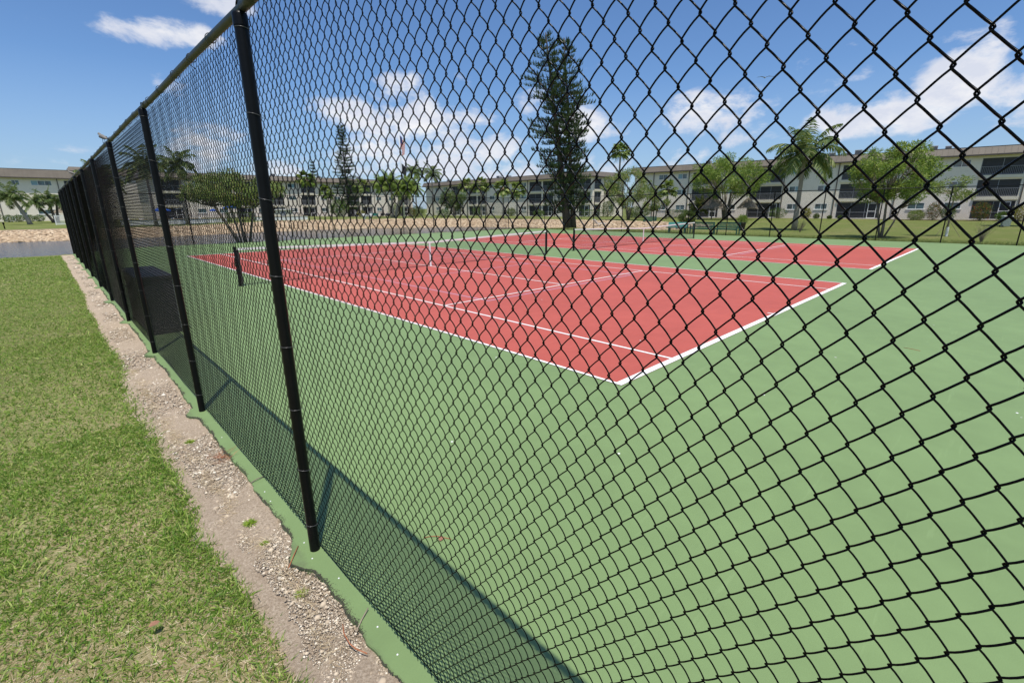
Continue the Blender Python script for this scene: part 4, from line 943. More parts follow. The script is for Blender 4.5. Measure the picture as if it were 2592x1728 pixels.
# shrubs
bush(42.5, 99.5, 1.9, 3.4, 'large dark shrub at the foot of the slender pine across the lake', 'hedge', 2600, .24)
bush(46.8, 98, .9, 1.4, 'small yellow green shrub right of the dark one across the lake', 'yleaf', 700, .18)
bush(50.6, 90, 1.5, 2.9, 'rounded green shrub left of the flagpole', 'leafB', 1500, .22)
bush(54.6, 90, .9, 2.0, 'red leaved shrub right of the flagpole', 'redleaf', 900, .2)
bush(57.5, 92, 1.6, 2.4, 'dark green shrub right of the red leaved one', 'leafD', 1400, .22)
bush(62, 88, 1.5, 1.8, 'low green shrub under the coconut palms', 'hedge', 1200, .2)
bush(79, 97, 1.1, 2.2, 'dark round shrub at the wall of the farther block', 'hedge', 1200, .2)
bush(79.5, 84.3, 1.2, 1.9, 'green shrub beside a ground floor door of the farther block', 'leafD', 1200, .2)
bush(79.5, 75, 1.4, 1.4, 'low shrub under the first floor balconies of the farther block', 'hedge', 1100, .2)
bush(79, 55.4, 1.25, 3.2, 'tall clipped oval shrub between the two apartment blocks', 'leafD', 2200, .17)
bush(78.5, 58.6, 1.9, 1.4, 'clipped low hedge left of the tall oval shrub', 'hedge', 1800, .15, box=True)
bush(82.2, 42.3, .75, 1.35, 'boxy clipped hedge below a ground floor window', 'hedge', 1800, .14, ry=1.7, box=True)
bush(76, 46.5, 2.2, 2.0, 'wide dark hedge at the foot of the many stemmed tree', 'leafD', 2600, .2)
bush(83.8, 25, .8, 1.7, 'rounded clipped shrub by a dark patio screen', 'hedge', 1500, .13, ry=1.5)
for i, (yy, h, w_, lb, mt) in enumerate(((21, 1.7, .75, 'pale twiggy shrub behind the tall lawn palm', 'yleaf'), (19.4, .8, .4, 'spiky small plant, largest of a row at the wall', 'leafD'), (17.6, .5, .3, 'tiny plant in the middle of the row at the wall', 'leafD'), (16.2, .55, .3, 'tiny plant at the end of the row, near the downpipe', 'leafD'),
                                       (7.2, 1.3, 1.0, 'pale green shrub below a window, left of two darker ones', 'leafB'), (5.4, 2.3, .8, 'upright bronze green shrub against the end wall', 'redleaf'), (3.9, 1.9, .8, 'dark bush with orange flowers, right of the bronze one', 'leafD'), (.6, 2.4, 1.0, 'dark shrub topped with red flowers by the patio', 'redleaf'), (-1.6, 1.1, .8, 'low clipped green shrub right of the red flowered one', 'hedge'), (-3.0, 1.9, 1.0, 'golden shrub beside the pale bins', 'yleaf'))):
    bush(84.2-.12*yy*.0+ (0 if yy > 10 else .8), yy, w_, h, lb, mt, int(500+900*w_), .13 if h < 1 else .17)
for i, (x, lb) in enumerate(((-8.5, 'leftmost of four rounded clipped bushes at the wall across the lake'), (-7.15, 'second from left of four rounded clipped bushes across the lake'), (-5.75, 'third from left of four rounded clipped bushes across the lake'), (-4.4, 'rightmost of four rounded clipped bushes across the lake'))):
    bush(x, 125.5, .78, 1.25, lb, 'hedge', 800, .17, group='clipped bushes at the wall')
bush(-10.6, 122, 1.5, 2.9, 'tall rounded shrub cut off by the frame, across the lake', 'leafD', 1600, .2)
bush(77.2, 47.6, .9, 1.0, 'low green shrub beneath the tall oval one', 'hedge', 700, .15)

# ================================================================== OBJECTS BEYOND THE COURTS
def hut(x, y, r, h, ze, label):
    t = empty('thatched_hut', (x, y, at_ground(x, y)), 0, label, 'thatched hut', 'thatched huts'); mb = MB()
    mb.tube([(0, 0, 0), (0, 0, h-.3)], .09, 8); 
    for a in range(4): mb.tube([(0, 0, h*.55), (math.cos(a*1.57)*r*.8, math.sin(a*1.57)*r*.8, ze+.15)], .04, 5)
    mb.build('post', M['bark'], t); V = []
    mb = MB(); lathe(mb, [(r*.96, ze+.05), (r*.72, ze+(h-ze)*.36), (r*.38, ze+(h-ze)*.72), (.05, h-.03)], 18); core = mb.build('thatch_base', M['bark'], t, smooth=True)
    n = 5200; f = rng.random(n)**.8; az = rng.uniform(0, 6.28, n); rr = r*(1-f)**.85; zz = ze+(h-ze)*f+.02; P = np.stack([np.cos(az)*rr*.95, np.sin(az)*rr*.95, zz+.05], 1)
    D = np.stack([np.cos(az)*.7, np.sin(az)*.7, -np.full(n, .95)], 1)+rng.normal(0, .22, (n, 3)); V, Fq = blades(P, D, .34*rng.uniform(.6, 1.3, n), .045, None, 1)
    link('thatch', mesh_np('thatch', V, Fq), M['thatch'], t)
hut(73.6, 33.4, 1.75, 3.3, 1.75, 'leftmost thatched hut, beside the yellow green palm')
hut(71.4, 30.6, 1.95, 3.6, 1.6, 'tallest and middle thatched hut behind the benches')
hut(75.6, 26.9, 1.5, 3.2, 1.7, 'thatched hut standing apart, nearest the round clipped shrub')
hut(-.9, 117, 1.7, 3.0, 1.6, 'thatched hut across the lake behind the white gate')

def slat_bench(x, y, ang, w, label, group=None, m_='teal'):
    t = empty('park_bench', (x, y, -.03), ang, label, 'bench', group)   # faces local -y
    mb = MB()
    for k in range(4): mb.box(-w/2, -.42+k*.13, .44, w/2, -.31+k*.13, .465)
    mb.box(-w/2, -.44, .37, w/2, -.425, .44); mb.build('seat', M[m_], t)
    mb = MB(); mb.box(-w/2, .10, .84, w/2, .13, .92); mb.box(-w/2, .075, .50, w/2, .10, .57); n = int(w/.095)
    for k in range(n): xx = -w/2+w*(k+.5)/n; mb.add([(xx-.03, .085, .57), (xx+.03, .085, .57), (xx+.03, .11, .84), (xx-.03, .11, .84), (xx-.03, .10, .57), (xx+.03, .10, .57), (xx+.03, .125, .84), (xx-.03, .125, .84)], [(0, 1, 2, 3), (7, 6, 5, 4), (0, 3, 7, 4), (1, 5, 6, 2)])
    mb.build('backrest', M[m_], t)
    for s in (-1, 1):
        for yy in (-.40, .09):
            mb = MB(); mb.box(s*(w/2-.04)-.035, yy-.035, 0, s*(w/2-.04)+.035, yy+.035, .37 if yy < 0 else .84); mb.build('leg', M[m_], t)
        mb = MB(); mb.box(s*(w/2-.04)-.04, -.46, .62, s*(w/2-.04)+.04, .08, .655); mb.box(s*(w/2-.04)-.03, -.43, .465, s*(w/2-.04)+.03, -.37, .619); mb.build('armrest', M[m_], t)
    return t
# they face the court (towards -x): local -y turned to -x
slat_bench(32.75, 14.15, -math.pi/2, 1.75, 'dark green slatted bench behind the fence, left one of the long pair', 'green slatted benches')
slat_bench(32.95, 12.3, -math.pi/2, 1.75, 'dark green slatted bench behind the fence, right one of the long pair', 'green slatted benches')
slat_bench(49.6, 28.6, -math.pi/2+.3, 1.5, 'far green bench at the top of the stone bank')
t = empty('picnic_bench', (32.8, 16.3, -.03), -math.pi/2+.25, 'bright teal bench with a sloping back, left of the dark green benches', 'bench')
mb = MB(); mb.box(-.85, -.35, .42, .85, .05, .47); mb.build('seat', M['tealb'], t)
mb = MB(); mb.add([(-.8, .08, .50), (.8, .08, .50), (.8, .30, .86), (-.8, .30, .86), (-.8, .12, .48), (.8, .12, .48), (.8, .34, .84), (-.8, .34, .84)], [(0, 1, 2, 3), (7, 6, 5, 4), (0, 3, 7, 4), (1, 5, 6, 2), (3, 2, 6, 7), (0, 4, 5, 1)]); mb.build('backrest', M['tealb'], t)
for s in (-.62, .62):
    mb = MB(); mb.box(s-.05, -.32, 0, s+.05, -.22, .42); mb.build('leg', M['teal'], t)
    mb = MB(); mb.box(s-.05, .0, 0, s+.05, .10, .42); mb.build('leg', M['teal'], t)
# planter with a bush, bins, lamp
t = empty('planter', (39.9, 13.9, -.03), 0, 'dark tub planter on the lawn behind the benches', 'planter'); mb = MB(); lathe(mb, [(.22, 0), (.30, .62), (.33, .64), (.33, .70), (.27, .70), (.25, .6), (.001, .6)], 18); mb.build('tub', M['bin'], t, smooth=True)
V, Fq = crown_leaves([(0, 0, .95, .42), (.15, .1, 1.15, .3)], 420, .12); link('foliage', mesh_np('foliage', V, Fq), M['leafA'], t)
for (x, y, h, w, lb) in ((60.9, -2.2, 1.05, .62, 'taller pale green wheeled bin beside the stout palm trunk'), (61.4, -3.9, .85, .55, 'shorter pale green bin right of the taller one')):
    t = empty('rubbish_bin', (x, y, -.03), .3, lb, 'bin'); mb = MB(); a = w/2; b = w*.42
    mb.add([(-b, -b, .08), (b, -b, .08), (b, b, .08), (-b, b, .08), (-a, -a, h-.08), (a, -a, h-.08), (a, a, h-.08), (-a, a, h-.08)], [(3, 2, 1, 0), (4, 5, 6, 7), (0, 1, 5, 4), (1, 2, 6, 5), (2, 3, 7, 6), (3, 0, 4, 7)]); mb.build('body', M['gbin'], t)
    mb = MB(); mb.box(-a-.03, -a-.03, h-.078, a+.03, a+.03, h); mb.build('lid', M['white'], t, bevel=.01)
    for s in (-1, 1): mb = MB(); mb.tube([(s*(b+.02), b, .08), (s*(b+.06), b, .08)], .08, 12); mb.build('wheel', M['bin'], t)
t = empty('bollard_light', (-7.6, 78.1, at_ground(-7.6, 78.1)), 0, 'short black bollard light by the path across the lake', 'bollard light'); mb = MB(); lathe(mb, [(.06, 0), (.05, .5), (.09, .55), (.09, .7), (.02, .75)], 12); mb.build('post', M['black'], t, smooth=True)
t = empty('wooden_post', (31.6, 34.5, 0), 0, 'short dark wooden post at the water edge beyond the court corner', 'post'); mb = MB(); mb.tube([(0, 0, -.5), (.02, 0, .55)], .05, 8); mb.build('shaft', M['bark'], t)

# flagpole with two limp flags
t = empty('flagpole', (49.5, 84.8, at_ground(49.5, 84.8)), 0, 'tall white flagpole across the lake with two limp flags', 'flagpole')
mb = MB(); mb.tube([(0, 0, 0), (0, 0, 9), (0, 0, 17.9)], [.13, .10, .06], 12); mb.build('pole', M['flagm'], t, smooth=True)
mb = MB(); lathe(mb, [(.001, 17.85), (.16, 17.95), (.20, 18.08), (.16, 18.2), (.001, 18.3)], 14); mb.build('finial', M['white'], t, smooth=True)
mb = MB(); mb.tube([(.16, -.05, 1.0), (.16, -.05, 17.7)], .012, 4); mb.build('halyard', M['white'], t)
def m_flag():
    m, w = mat('striped flag cloth'); p = w.n('ShaderNodeBsdfPrincipled', _Roughness=.8); uv = w.n('ShaderNodeUVMap'); sep = w.n('ShaderNodeSeparateXYZ'); w.l(uv.outputs[0], sep.inputs[0])
    st = w.math('GREATER_THAN', w.math('FRACT', w.math('MULTIPLY', sep.outputs[1], 6.5)), .5)
    c = w.mix(st, (.72, .70, .68), (.48, .025, .03)); can = w.math('MULTIPLY', w.math('LESS_THAN', sep.outputs[0], .4), w.math('GREATER_THAN', sep.outputs[1], .46)); c = w.mix(can, c, (.02, .035, .14))
    w.l(c, p.inputs[0]); finish(w, p); return m
def limp_flag(z_top, hgt, length, mat_, label, swing):
    nu, nv = 26, 18; V = []; UV = []
    for j in range(nv+1):
        v = j/nv
        for i in range(nu+1):
            u = i/nu; drop = length*(u**1.25)*.86; out = .10+.95*swing*math.sin(u*1.9)*(.6+.4*v)+.16*math.sin(u*11+v*2)*u**.4
            V.append((out*.70+.10*math.sin(u*17+v*3), -out*.72+.20*math.sin(u*13+v*2.4)*u**.3, z_top-hgt*(1-v)-drop*(.75+.25*v)+.0)); UV.append((u, v))
    idx = np.arange((nu+1)*(nv+1)).reshape(nv+1, nu+1); Fq = np.stack([idx[:-1, :-1], idx[:-1, 1:], idx[1:, 1:], idx[1:, :-1]], -1).reshape(-1, 4)
    me = mesh_np('flag', V, Fq, True); uvl = me.uv_layers.new(name='UVMap'); U = np.array(UV)[Fq.ravel()]; uvl.data.foreach_set('uv', U.astype(np.float32).ravel())
    o = link('flag', me, mat_); o.location = (49.5, 84.8, 0); sol = o.modifiers.new('t', 'SOLIDIFY'); sol.thickness = .01; tag(o, label, 'flag'); return o
limp_flag(15.9, 2.4, 2.3, m_flag(), 'limp red and white striped flag with dark blue corner, upper one on the pole', .9)
limp_flag(10.7, 1.9, 1.6, simple('black flag cloth', (.02, .022, .025), .8, .1, 3, blotch=((.5, .5, .5), 1.1, .66, .8)), 'limp black flag below the striped one', .9)

# pool area across the lake
def umbrella(x, y, h, r, label, open_=True):
    t = empty('sun_umbrella', (x, y, at_ground(x, y)), 0, label, 'umbrella', 'blue pool umbrellas'); mb = MB(); mb.tube([(0, 0, 0), (0, 0, h)], .03, 8); mb.build('pole', M['white'], t)
    mb = MB(); n = 8; c = [(0, 0, h)]; 
    for k in range(n): a = 2*math.pi*k/n; c.append((r*math.cos(a), r*math.sin(a), h-.45*(r/1.2)))
    for k in range(n): a = 2*math.pi*k/n; c.append((r*math.cos(a), r*math.sin(a), h-.45*(r/1.2)-.16))
    mb.add(c, [(0, 1+k, 1+(k+1) % n) for k in range(n)]+[(1+k, 9+k, 9+(k+1) % n, 1+(k+1) % n) for k in range(n)]); mb.build('canopy', M['blue'], t)
umbrella(7.9, 80, 2.35, 1.15, 'largest blue pool umbrella, left of the others'); umbrella(16.5, 80, 2.4, .95, 'blue pool umbrella above the dark hedge pen'); umbrella(14.4, 81, 1.95, .5, 'small folded looking blue umbrella between the bigger two')
t = empty('pool_wall', (0, 0, 0), 0, 'long low white wall round the pool across the lake', 'wall'); g0 = at_ground(12, 78.5)
mb = MB(); mb.box(3, 78.4, g0-.2, 15.4, 78.62, g0+.62); mb.box(19.2, 78.4, g0-.2, 27.3, 78.62, g0+.75); mb.build('base', M['white'], t); mb = MB(); mb.box(2.95, 78.35, g0+.622, 15.45, 78.67, g0+.70); mb.box(19.15, 78.35, g0+.752, 27.35, 78.67, g0+.82); mb.build('coping', M['tan'], t)
bush(17.3, 78.6, 1.75, 1.25, 'dark boxy hedge in front of the pool wall', 'barkhedge' if 'barkhedge' in M else 'leafD', 2200, .15, ry=.5, box=True)
t = empty('storage_cabinet', (21.1, 77.9, g0), 0, 'white cabinet with a sloped lid by the pool wall', 'cabinet'); mb = MB(); mb.box(-.45, -.35, .03, .45, .35, 1.0); mb.build('body', M['white'], t, bevel=.02); mb = MB(); mb.add([(-.5, -.4, 1.003), (.5, -.4, 1.003), (.5, .4, 1.003), (-.5, .4, 1.003), (-.5, -.4, 1.06), (.5, -.4, 1.06), (.5, .4, 1.16), (-.5, .4, 1.16)], [(3, 2, 1, 0), (4, 5, 6, 7), (0, 1, 5, 4), (1, 2, 6, 5), (2, 3, 7, 6), (3, 0, 4, 7)]); mb.build('lid', M['white'], t)
t = empty('pump_house', (24.6, 82.5, g0), 0, 'small pale flat roofed pool house right of the white cabinet', 'pool house'); mb = MB(); mb.box(-1.5, -1, -.2, 1.5, 1, 1.75); mb.build('wall', M['wallw'], t); mb = MB(); mb.box(-1.7, -1.2, 1.752, 1.7, 1.2, 1.9); mb.build('roof', M['trim'], t); mb = MB(); mb.box(-.4, -1.03, .02, .4, -1.002, 1.6); mb.build('door', M['rail2'], t)
def lounger(x, y, ang, label, g='white pool loungers'):
    t = empty('sun_lounger', (x, y, at_ground(x, y)), ang, label, 'sun lounger', g); mb = MB(); mb.box(-.3, -.9, .3, .3, .35, .36); mb.build('seat', M['white'], t)
    mb = MB(); mb.add([(-.3, .36, .30), (.3, .36, .30), (.3, .85, .82), (-.3, .85, .82), (-.3, .36, .36), (.3, .36, .36), (.3, .80, .86), (-.3, .80, .86)], [(3, 2, 1, 0), (4, 5, 6, 7), (0, 1, 5, 4), (1, 2, 6, 5), (2, 3, 7, 6), (3, 0, 4, 7)]); mb.build('backrest', M['white'], t)
    for sx in (-.25, .25):
        for sy in (-.8, .3): mb = MB(); mb.tube([(sx, sy, 0), (sx, sy, .3)], .02, 6); mb.build('leg', M['white'], t)
for i, (x, lb) in enumerate(((4.2, 'leftmost'), (5.9, 'second from left'), (9.6, 'third from left'), (11.4, 'fourth from left'), (13.0, 'rightmost'))): lounger(x, 79.9, .3+.2*i, lb+' of the white loungers behind the pool wall')
lounger(57.8, 88, 1.9, 'white lounger alone on the far bank right of the flagpole'); lounger(46.0, 33.6, 1.2, 'white lounger lying at the stone bank beyond the big pine', 'white pool loungers')
for (x, y, lb) in ((32.5, 69.0, 'left one of two round white urns on the stone bank'), (33.4, 68.8, 'right one of two round white urns on the stone bank')):
    t = empty('garden_urn', (x, y, at_ground(x, y)), 0, lb, 'urn', 'white urns'); mb = MB(); lathe(mb, [(.16, 0), (.12, .12), (.36, .42), (.42, .62), (.34, .82), (.36, .88), (.28, .88), (.2, .7)], 16); mb.build('bowl', M['white'], t, smooth=True)
t = empty('adirondack_chair', (45.4, 90, at_ground(45.4, 90)), 2.9, 'bright teal garden chair across the lake left of the black grills', 'chair')
mb = MB(); mb.box(-.9, -.3, .3, .9, .25, .36); mb.build('seat', M['tealb'], t); mb = MB(); mb.box(-.9, .26, .36, .9, .31, .85); mb.build('backrest', M['tealb'], t)
for s in (-.8, .8): mb = MB(); mb.box(s-.05, -.3, 0, s+.05, .25, .299); mb.build('leg', M['tealb'], t)
for (x, lb) in ((47.5, 'left one of two black kettle grills across the lake'), (48.7, 'right one of two black kettle grills across the lake')):
    t = empty('barbecue_grill', (x, 90, at_ground(x, 90)), 0, lb, 'grill', 'black grills'); mb = MB(); lathe(mb, [(.05, .28), (.34, .42), (.44, .6), (.34, .82), (.05, .92)], 14); mb.build('kettle', M['bin'], t, smooth=True)
    for a in (0, 2.1, 4.2): mb = MB(); mb.tube([(math.cos(a)*.35, math.sin(a)*.35, 0), (math.cos(a)*.15, math.sin(a)*.15, .36)], .02, 5); mb.build('leg', M['bin'], t)
# white panel gate on the left across the lake
zg = at_ground(-1.2, 91.6); t = empty('picket_gate', (-1.3, 91.6, zg), 0, 'white picket fence panel on the lawn across the lake', 'fence'); mb = MB()
mb.box(-1.6, -.03, .08, 1.6, .03, .16); mb.box(-1.6, -.03, 1.22, 1.6, .03, 1.32); mb.build('rail', M['white'], t); mb = MB(); k = -1.52
while k < 1.55: mb.box(k-.022, -.02, .161, k+.022, .02, 1.219); k += .115
mb.build('pickets', M['white'], t)
for xx in (-1.62, .0, 1.62): mb = MB(); mb.box(xx-.05, -.05, 0, xx+.05, .05, 1.38); mb.build('post', M['white'], t)
for (x, lb) in ((-9.6, 'left one of two white patio chairs at the wall across the lake'), (-8.7, 'right one of two white patio chairs at the wall across the lake')):
    t = empty('patio_chair', (x+.9, 128, at_ground(x, 128)), .2, lb, 'chair', 'white patio chairs'); mb = MB(); mb.box(-.28, -.28, .38, .28, .28, .43); mb.build('seat', M['white'], t); mb = MB(); mb.box(-.28, .24, .431, .28, .28, .95); mb.build('backrest', M['white'], t)
    for sx in (-.25, .25):
        for sy in (-.25, .25): mb = MB(); mb.box(sx-.03, sy-.03, 0, sx+.03, sy+.03, .38); mb.build('leg', M['white'], t)
# low fence along the far bank
lf = empty('low_railing', (0, 0, 0), 0, 'low thin black railing along the top of the stone bank across the lake', 'railing')
pts = [(46.5, 66), (50.5, 60), (53.2, 52), (53.0, 44), (51.5, 36.5)]
prev = None
for (ax, ay), (bx, by) in zip(pts[:-1], pts[1:]):
    n = 3
    for i in range(n):
        x, y = ax+(bx-ax)*i/n, ay+(by-ay)*i/n; g = at_ground(x, y); mb = MB(); mb.tube([(x, y, g-.1), (x, y, g+1.1)], .025, 6); mb.build('post', M['black'], lf)
    ga, gb = at_ground(ax, ay), at_ground(bx, by); mb = MB(); mb.tube([(ax, ay, ga+1.08), (bx, by, gb+1.08)], .02, 6); mb.build('rail', M['black'], lf)
# brick path and mulch beds
def strip(name, pts, w, z, mat_):
    V = []; 
    for i, (x, y) in enumerate(pts):
        a = pts[max(0, i-1)]; b = pts[min(len(pts)-1, i+1)]; d = math.hypot(b[0]-a[0], b[1]-a[1]); nx, ny = -(b[1]-a[1])/d, (b[0]-a[0])/d
        for s in (-1, 1): X_, Y_ = x+nx*w/2*s, y+ny*w/2*s; V.append((X_, Y_, at_ground(X_, Y_)+z))
    Fq = [(2*i, 2*i+1, 2*i+3, 2*i+2) for i in range(len(pts)-1)]; o = link(name, mesh_np(name, V, Fq), M[mat_]); tag(o, kind='structure'); return o
strip('path', [(x, 69.6+.02*x*0) for x in np.arange(-60, 3, 3)], 2.2, .05, 'brick')
strip('mulch_bed', [(82.2+.12*(51.6-y)-1.3, y) for y in np.arange(48, -8, -2)], 1.9, .04, 'mulch')
strip('mulch_bed', [(x, 116.6) for x in np.arange(12, 74, 3)], 2.4, .06, 'mulch')
# ---- riprap on the far banks
def riprap():
    q = np.random.default_rng(5); Vs, Fs = [], []; off = 0
    ico = []; 
    import bmesh
    bm = bmesh.new(); bmesh.ops.create_icosphere(bm, subdivisions=1, radius=1); base = np.array([v.co[:] for v in bm.verts]); fc = np.array([[v.index for v in f.verts] for f in bm.faces]); bm.free()
    n = 130000; x = q.uniform(-14, 56, n); y = q.uniform(20, 76, n); sd, far = lake_sd(x, y); k = (far > 0) & (sd > -.5) & (sd < 7.6) & ~((x < 40) & (y < 40))
    x, y, sd = x[k], y[k], sd[k]; n = len(x); z = zland(x, y)
    s = np.clip(q.lognormal(-1.95, .33, n), .07, .25)*np.where(sd > 5.5, .8, 1); V = base[None]*s[:, None, None]*q.uniform(.62, 1.25, (n, len(base), 1))*np.array([1.25, 1, .62]); a = q.uniform(0, 6.28, n)
    X_ = V[..., 0]*np.cos(a)[:, None]-V[..., 1]*np.sin(a)[:, None]+x[:, None]; Y_ = V[..., 0]*np.sin(a)[:, None]+V[..., 1]*np.cos(a)[:, None]+y[:, None]; Z_ = V[..., 2]+V[..., 0]*q.uniform(-.35, .35, (n, 1))+(z+s*.05)[:, None]
    V = np.stack([X_, Y_, Z_], -1).reshape(-1, 3); Fq = (np.arange(n)[:, None, None]*len(base)+fc[None]).reshape(-1, 3); o = link('riprap', mesh_np('riprap', V, Fq), M['rock']); tag(o, kind='stuff'); print('rocks', n)
riprap()
# soil bed under the stones, darkened to paint the shade in the gaps
def bankbed():
    xs = np.arange(-60, 58, .8); ys = np.arange(19, 76, .8); X, Y, Fq = grid(xs, ys); sd, far = lake_sd(X, Y); ok = (far > 0) & (sd > -1.5) & (sd < 7.0) & ~((X < 40) & (Y < 38)); Z = zland(X, Y)+.03
    keep = ok[Fq].all(1); o = link('stone_bank', mesh_np('stone_bank', np.stack([X, Y, Z], 1), Fq[keep], True), M['bankbed']); tag(o, kind='structure')
bankbed()
# scruffy rougher grass rim outside the court fences
def rim():
    n = 26000; side = rng.random(n) < .55; x = np.where(side, rng.uniform(31.6, 34.5, n), rng.uniform(-1, 33, n)); y = np.where(side, rng.uniform(-8, 30, n), rng.uniform(32.35, 33.6, n))
    x[:9000] = 31.5+rng.random(9000)**2*.6+.05; y[:9000] = rng.uniform(-8, 29.5, 9000); z = np.where(y > 32.3, zland(x, y), -.03)
    D = nrm(rng.normal(size=(n, 3))*np.array([.5, .5, .3])+np.array([0, 0, 1])); V, Fq = blades(np.stack([x, y, z], 1), D, rng.uniform(.05, .17, n), .02, None, 1); o = link('rough_grass', mesh_np('rough grass', V, Fq), M['leafB']); tag(o, kind='stuff')
rim()

# ================================================================== SMALL NEAR THINGS
# dark box inside the fence
t = empty('storage_bin', (-3.42, 7.95, 0), 0, 'big dark plastic storage bin on the court against the near fence', 'storage bin')
mb = MB(); mb.box(-.235, -.95, .05, .235, .95, .93); mb.build('body', M['bin'], t, bevel=.015); mb = MB(); mb.box(-.26, -.98, .934, .26, .98, 1.0); mb.build('lid', M['bin'], t, bevel=.012)
mb = MB(); mb.box(-.25, -.97, .0, .25, -.85, .048); mb.box(-.25, .85, .0, .25, .97, .048); mb.build('runner', M['bin'], t)
mb = MB(); mb.box(.2355, -.955, .06, .2465, -.935, .92); mb.build('edge_highlight', M['rail2'], t)  # thin grey strip added to paint a highlight down the bin's corner
def bird(x, y, z, ang, label, s=1.0):
    t = empty('bird', (x, y, z), ang, label, 'bird'); mb = MB()
    prof = [(-.115, .052, .006), (-.07, .062, .012), (-.03, .078, .026), (.01, .092, .031), (.045, .108, .028), (.066, .125, .018), (.078, .137, .017), (.092, .142, .0165), (.104, .141, .010), (.112, .139, .004)]
    mb.tube([(a*s, 0, b*s) for a, b, c in prof], [c*s for a, b, c in prof], 12)
    mb.build('body', simple('grey bird feathers', (.19, .18, .165), .8, .25, 60), t, smooth=True)
    mb = MB(); mb.tube([(.108*s, 0, .139*s), (.135*s, 0, .133*s)], [.004*s, .001*s], 6); mb.build('beak', M['bin'], t)
    mb = MB(); mb.add([(-.10*s, -.012*s, .054*s), (-.10*s, .012*s, .054*s), (-.21*s, .018*s, .020*s), (-.21*s, -.018*s, .020*s), (-.10*s, -.012*s, .048*s), (-.10*s, .012*s, .048*s), (-.21*s, .018*s, .016*s), (-.21*s, -.018*s, .016*s)], [(0, 1, 2, 3), (7, 6, 5, 4), (0, 3, 7, 4), (1, 5, 6, 2), (2, 6, 7, 3)]); mb.build('tail', M['bin'], t)
    for sd_ in (-1, 1):
        mb = MB(); mb.tube([(.05*s, sd_*.022*s, .098*s), (0, sd_*.034*s, .088*s), (-.09*s, sd_*.018*s, .052*s)], [.012*s, .020*s, .005*s], 8); mb.build('wing', simple('dark wing feathers', (.07, .065, .06), .8, .2, 50), t, smooth=True)
        mb = MB(); mb.tube([(.0, sd_*.012*s, .07*s), (.01*s, sd_*.014*s, .0)], .0028*s, 5); mb.build('leg', M['bin'], t)
bird(PX(6.3)+.012, 6.33, FH+.054, 1.95, 'grey songbird perched on the fence rail, bill pointing at the sky', .95)
bird(PX(15.5)+.012, 15.5, FH+.054, 2.4, 'farther small bird crouched on the fence rail above the far lawn', 1.0)
t = empty('bird', (62.9, 22.0, 17.2), .6, 'bird gliding high in the sky over the tall lawn palm', 'bird'); mb = MB(); mb.tube([(-.28, 0, 0), (-.1, 0, .03), (.15, 0, .03), (.28, 0, 0)], [.02, .07, .06, .015], 8); mb.build('body', M['ac'], t)
for s in (-1, 1): mb = MB(); mb.add([(.14, 0, .04), (-.10, 0, .04), (-.08, s*.42, .17), (.10, s*.42, .17), (-.12, s*.95, .08), (-.04, s*.95, .08), (.14, 0, .02), (-.10, 0, .02), (-.08, s*.42, .15), (.10, s*.42, .15), (-.12, s*.95, .07), (-.04, s*.95, .07)], [(0, 1, 2, 3), (3, 2, 4, 5), (9, 8, 7, 6), (11, 10, 8, 9)]); mb.build('wing', M['ac'], t)
def thread(name, pts, r, mat_, label, cat):
    mb = MB(); mb.tube(pts, r, 6); o = mb.build(name, M[mat_], None, smooth=True); tag(o, label, cat); return o
thread('pine_needle', [(-3.85, -.14, .006), (-3.90, -.21, .012), (-3.965, -.29, .0)], .0026, 'needle', 'straight orange needle lying off the slab beside the nearest post', 'pine needle')
thread('pine_needle', [(-3.915, -.91, .012), (-3.935, -.97, .010), (-3.94, -1.04, .008), (-3.93, -1.09, .008), (-3.905, -1.15, .010)], .0028, 'needle', 'curled orange needle on the gravel near the bottom of the picture', 'pine needle')
thread('twig', [(-3.775, -.915, .02), (-3.83, -.95, .010), (-3.885, -.995, .004)], .003, 'twig', 'pale forked twig across the slab edge', 'twig')
thread('twig', [(-3.84, .86, .004), (-3.79, .865, .016), (-3.735, .885, .006)], .004, 'bark', 'dark twig lying on the slab between the two nearest posts', 'twig')
thread('pine_needle', [(-3.235, -.635, .004), (-3.20, -.655, .007), (-3.16, -.69, .005), (-3.115, -.77, .003)], .0022, 'needle', 'orange needle on the court inside the fence shadow edge', 'pine needle')
thread('pine_needle', [(4.33, -2.10, .003), (4.315, -2.2, .005), (4.28, -2.30, .003)], .003, 'needle', 'lone needle on the open green court', 'pine needle')
def flat_leaf(x, y, z, s, ang, label, col='dleaf'):
    mb = MB(); n = 9; V = []
    for i in range(n):
        u = i/(n-1); w_ = s*.32*math.sin(math.pi*min(.98, u+.03))**.8; V += [(s*(u-.5), -w_, .25*s*abs(w_/s)+.06*s*math.sin(u*3)), (s*(u-.5), 0, .06*s*math.sin(u*3)), (s*(u-.5), w_, .25*s*abs(w_/s)+.06*s*math.sin(u*3))]
    mb.add(V, [(3*i+k, 3*i+3+k, 3*i+4+k, 3*i+1+k) for i in range(n-1) for k in (0, 1)]); o = mb.build('leaf', M[col]); o.location = (x, y, z); o.rotation_euler = (.1, .15, ang); sm = o.modifiers.new('s', 'SOLIDIFY'); sm.thickness = .0008; tag(o, label, 'leaf')
flat_leaf(-3.16, -.72, .004, .055, .7, 'dry pinkish brown leaf on the court beside an orange needle'); flat_leaf(-4.61, -.25, .03, .05, .3, 'rust brown leaf lying in the lawn near the bottom of the picture')
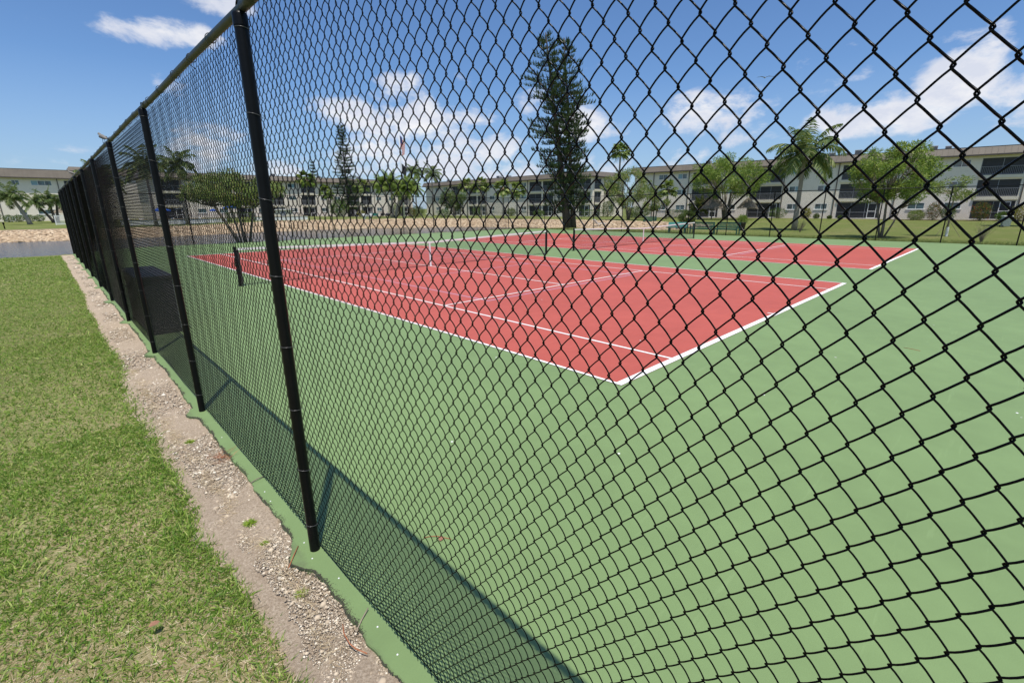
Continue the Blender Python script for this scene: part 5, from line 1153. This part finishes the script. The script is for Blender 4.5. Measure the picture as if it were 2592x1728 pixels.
nn = 70; P = np.stack([rng.normal(-3.90, .05, nn), rng.normal(1.5, .045, nn), rng.uniform(-.012, .012, nn)], 1); D = np.stack([rng.normal(.8, .4, nn), rng.normal(.2, .5, nn), rng.normal(0, .12, nn)], 1)
V, Fq = blades(P, D, rng.uniform(.05, .13, nn), .0022, rng.normal(0, .02, (nn, 3)), 2); o = link('pine_litter', mesh_np('pine litter', V, Fq), M['needle']); tag(o, 'small heap of reddish needles against the slab edge', 'pine litter', kind='stuff')
# bird droppings and specks of shell on the slab
for i, (x, y) in enumerate([(-3.81, -.14), (-3.83, -.31), (-3.76, -.58), (-3.79, -1.04), (-3.80, -1.25), (-3.80, .66)]):
    pass
mb = MB()
for (x, y) in [(-3.81, -.13), (-3.83, -.31), (-3.785, -.58), (-3.79, -1.04), (-3.80, -1.25), (-3.80, .66), (-3.81, .5), (-3.79, 1.9)]: lathe(mb, [(.0052, .0005), (.004, .003), (.0001, .004)], 7, (x, y, 0))
for (x, y) in [(-2.3, .3), (-1.4, -.9), (.9, -1.3), (2.2, -3.3), (-.3, 1.9), (1.9, .9), (3.4, 4.4), (5.2, 7.9), (4.0, 13)]: lathe(mb, [(.012, .0005), (.009, .003), (.0001, .003)], 7, (x, y, .009 if x > 0 and y > 0 else 0))
o = mb.build('shell_specks', M['white']); tag(o, 'scattered tiny white shell specks on the green slab', 'shell specks', kind='stuff')
# small bright green weeds on the gravel
for (x, y, s, lb) in ((-3.99, .36, .05, 'lime green weed tuft on the gravel left of the nearest post'), (-3.99, .07, .03, 'smaller lime green weed below the larger one'), (-3.98, -.52, .04, 'lime green weed at the lawn edge near the bottom of the picture'), (-4.02, 2.05, .045, 'lime green weed on the sand before the second post')):
    n = 120; d = rnd_dir(n); d[:, 2] = np.abs(d[:, 2])*.6; P = np.array([x, y, -.02])+d*s*rng.random((n, 1))*.8*np.array([1, 1, .5]); V, Fq = blades(P, d, rng.uniform(.3, .6, n)*s, s*.22, None, 1); o = link('weed', mesh_np('weed', V, Fq), M['weed']); tag(o, lb, 'weed')
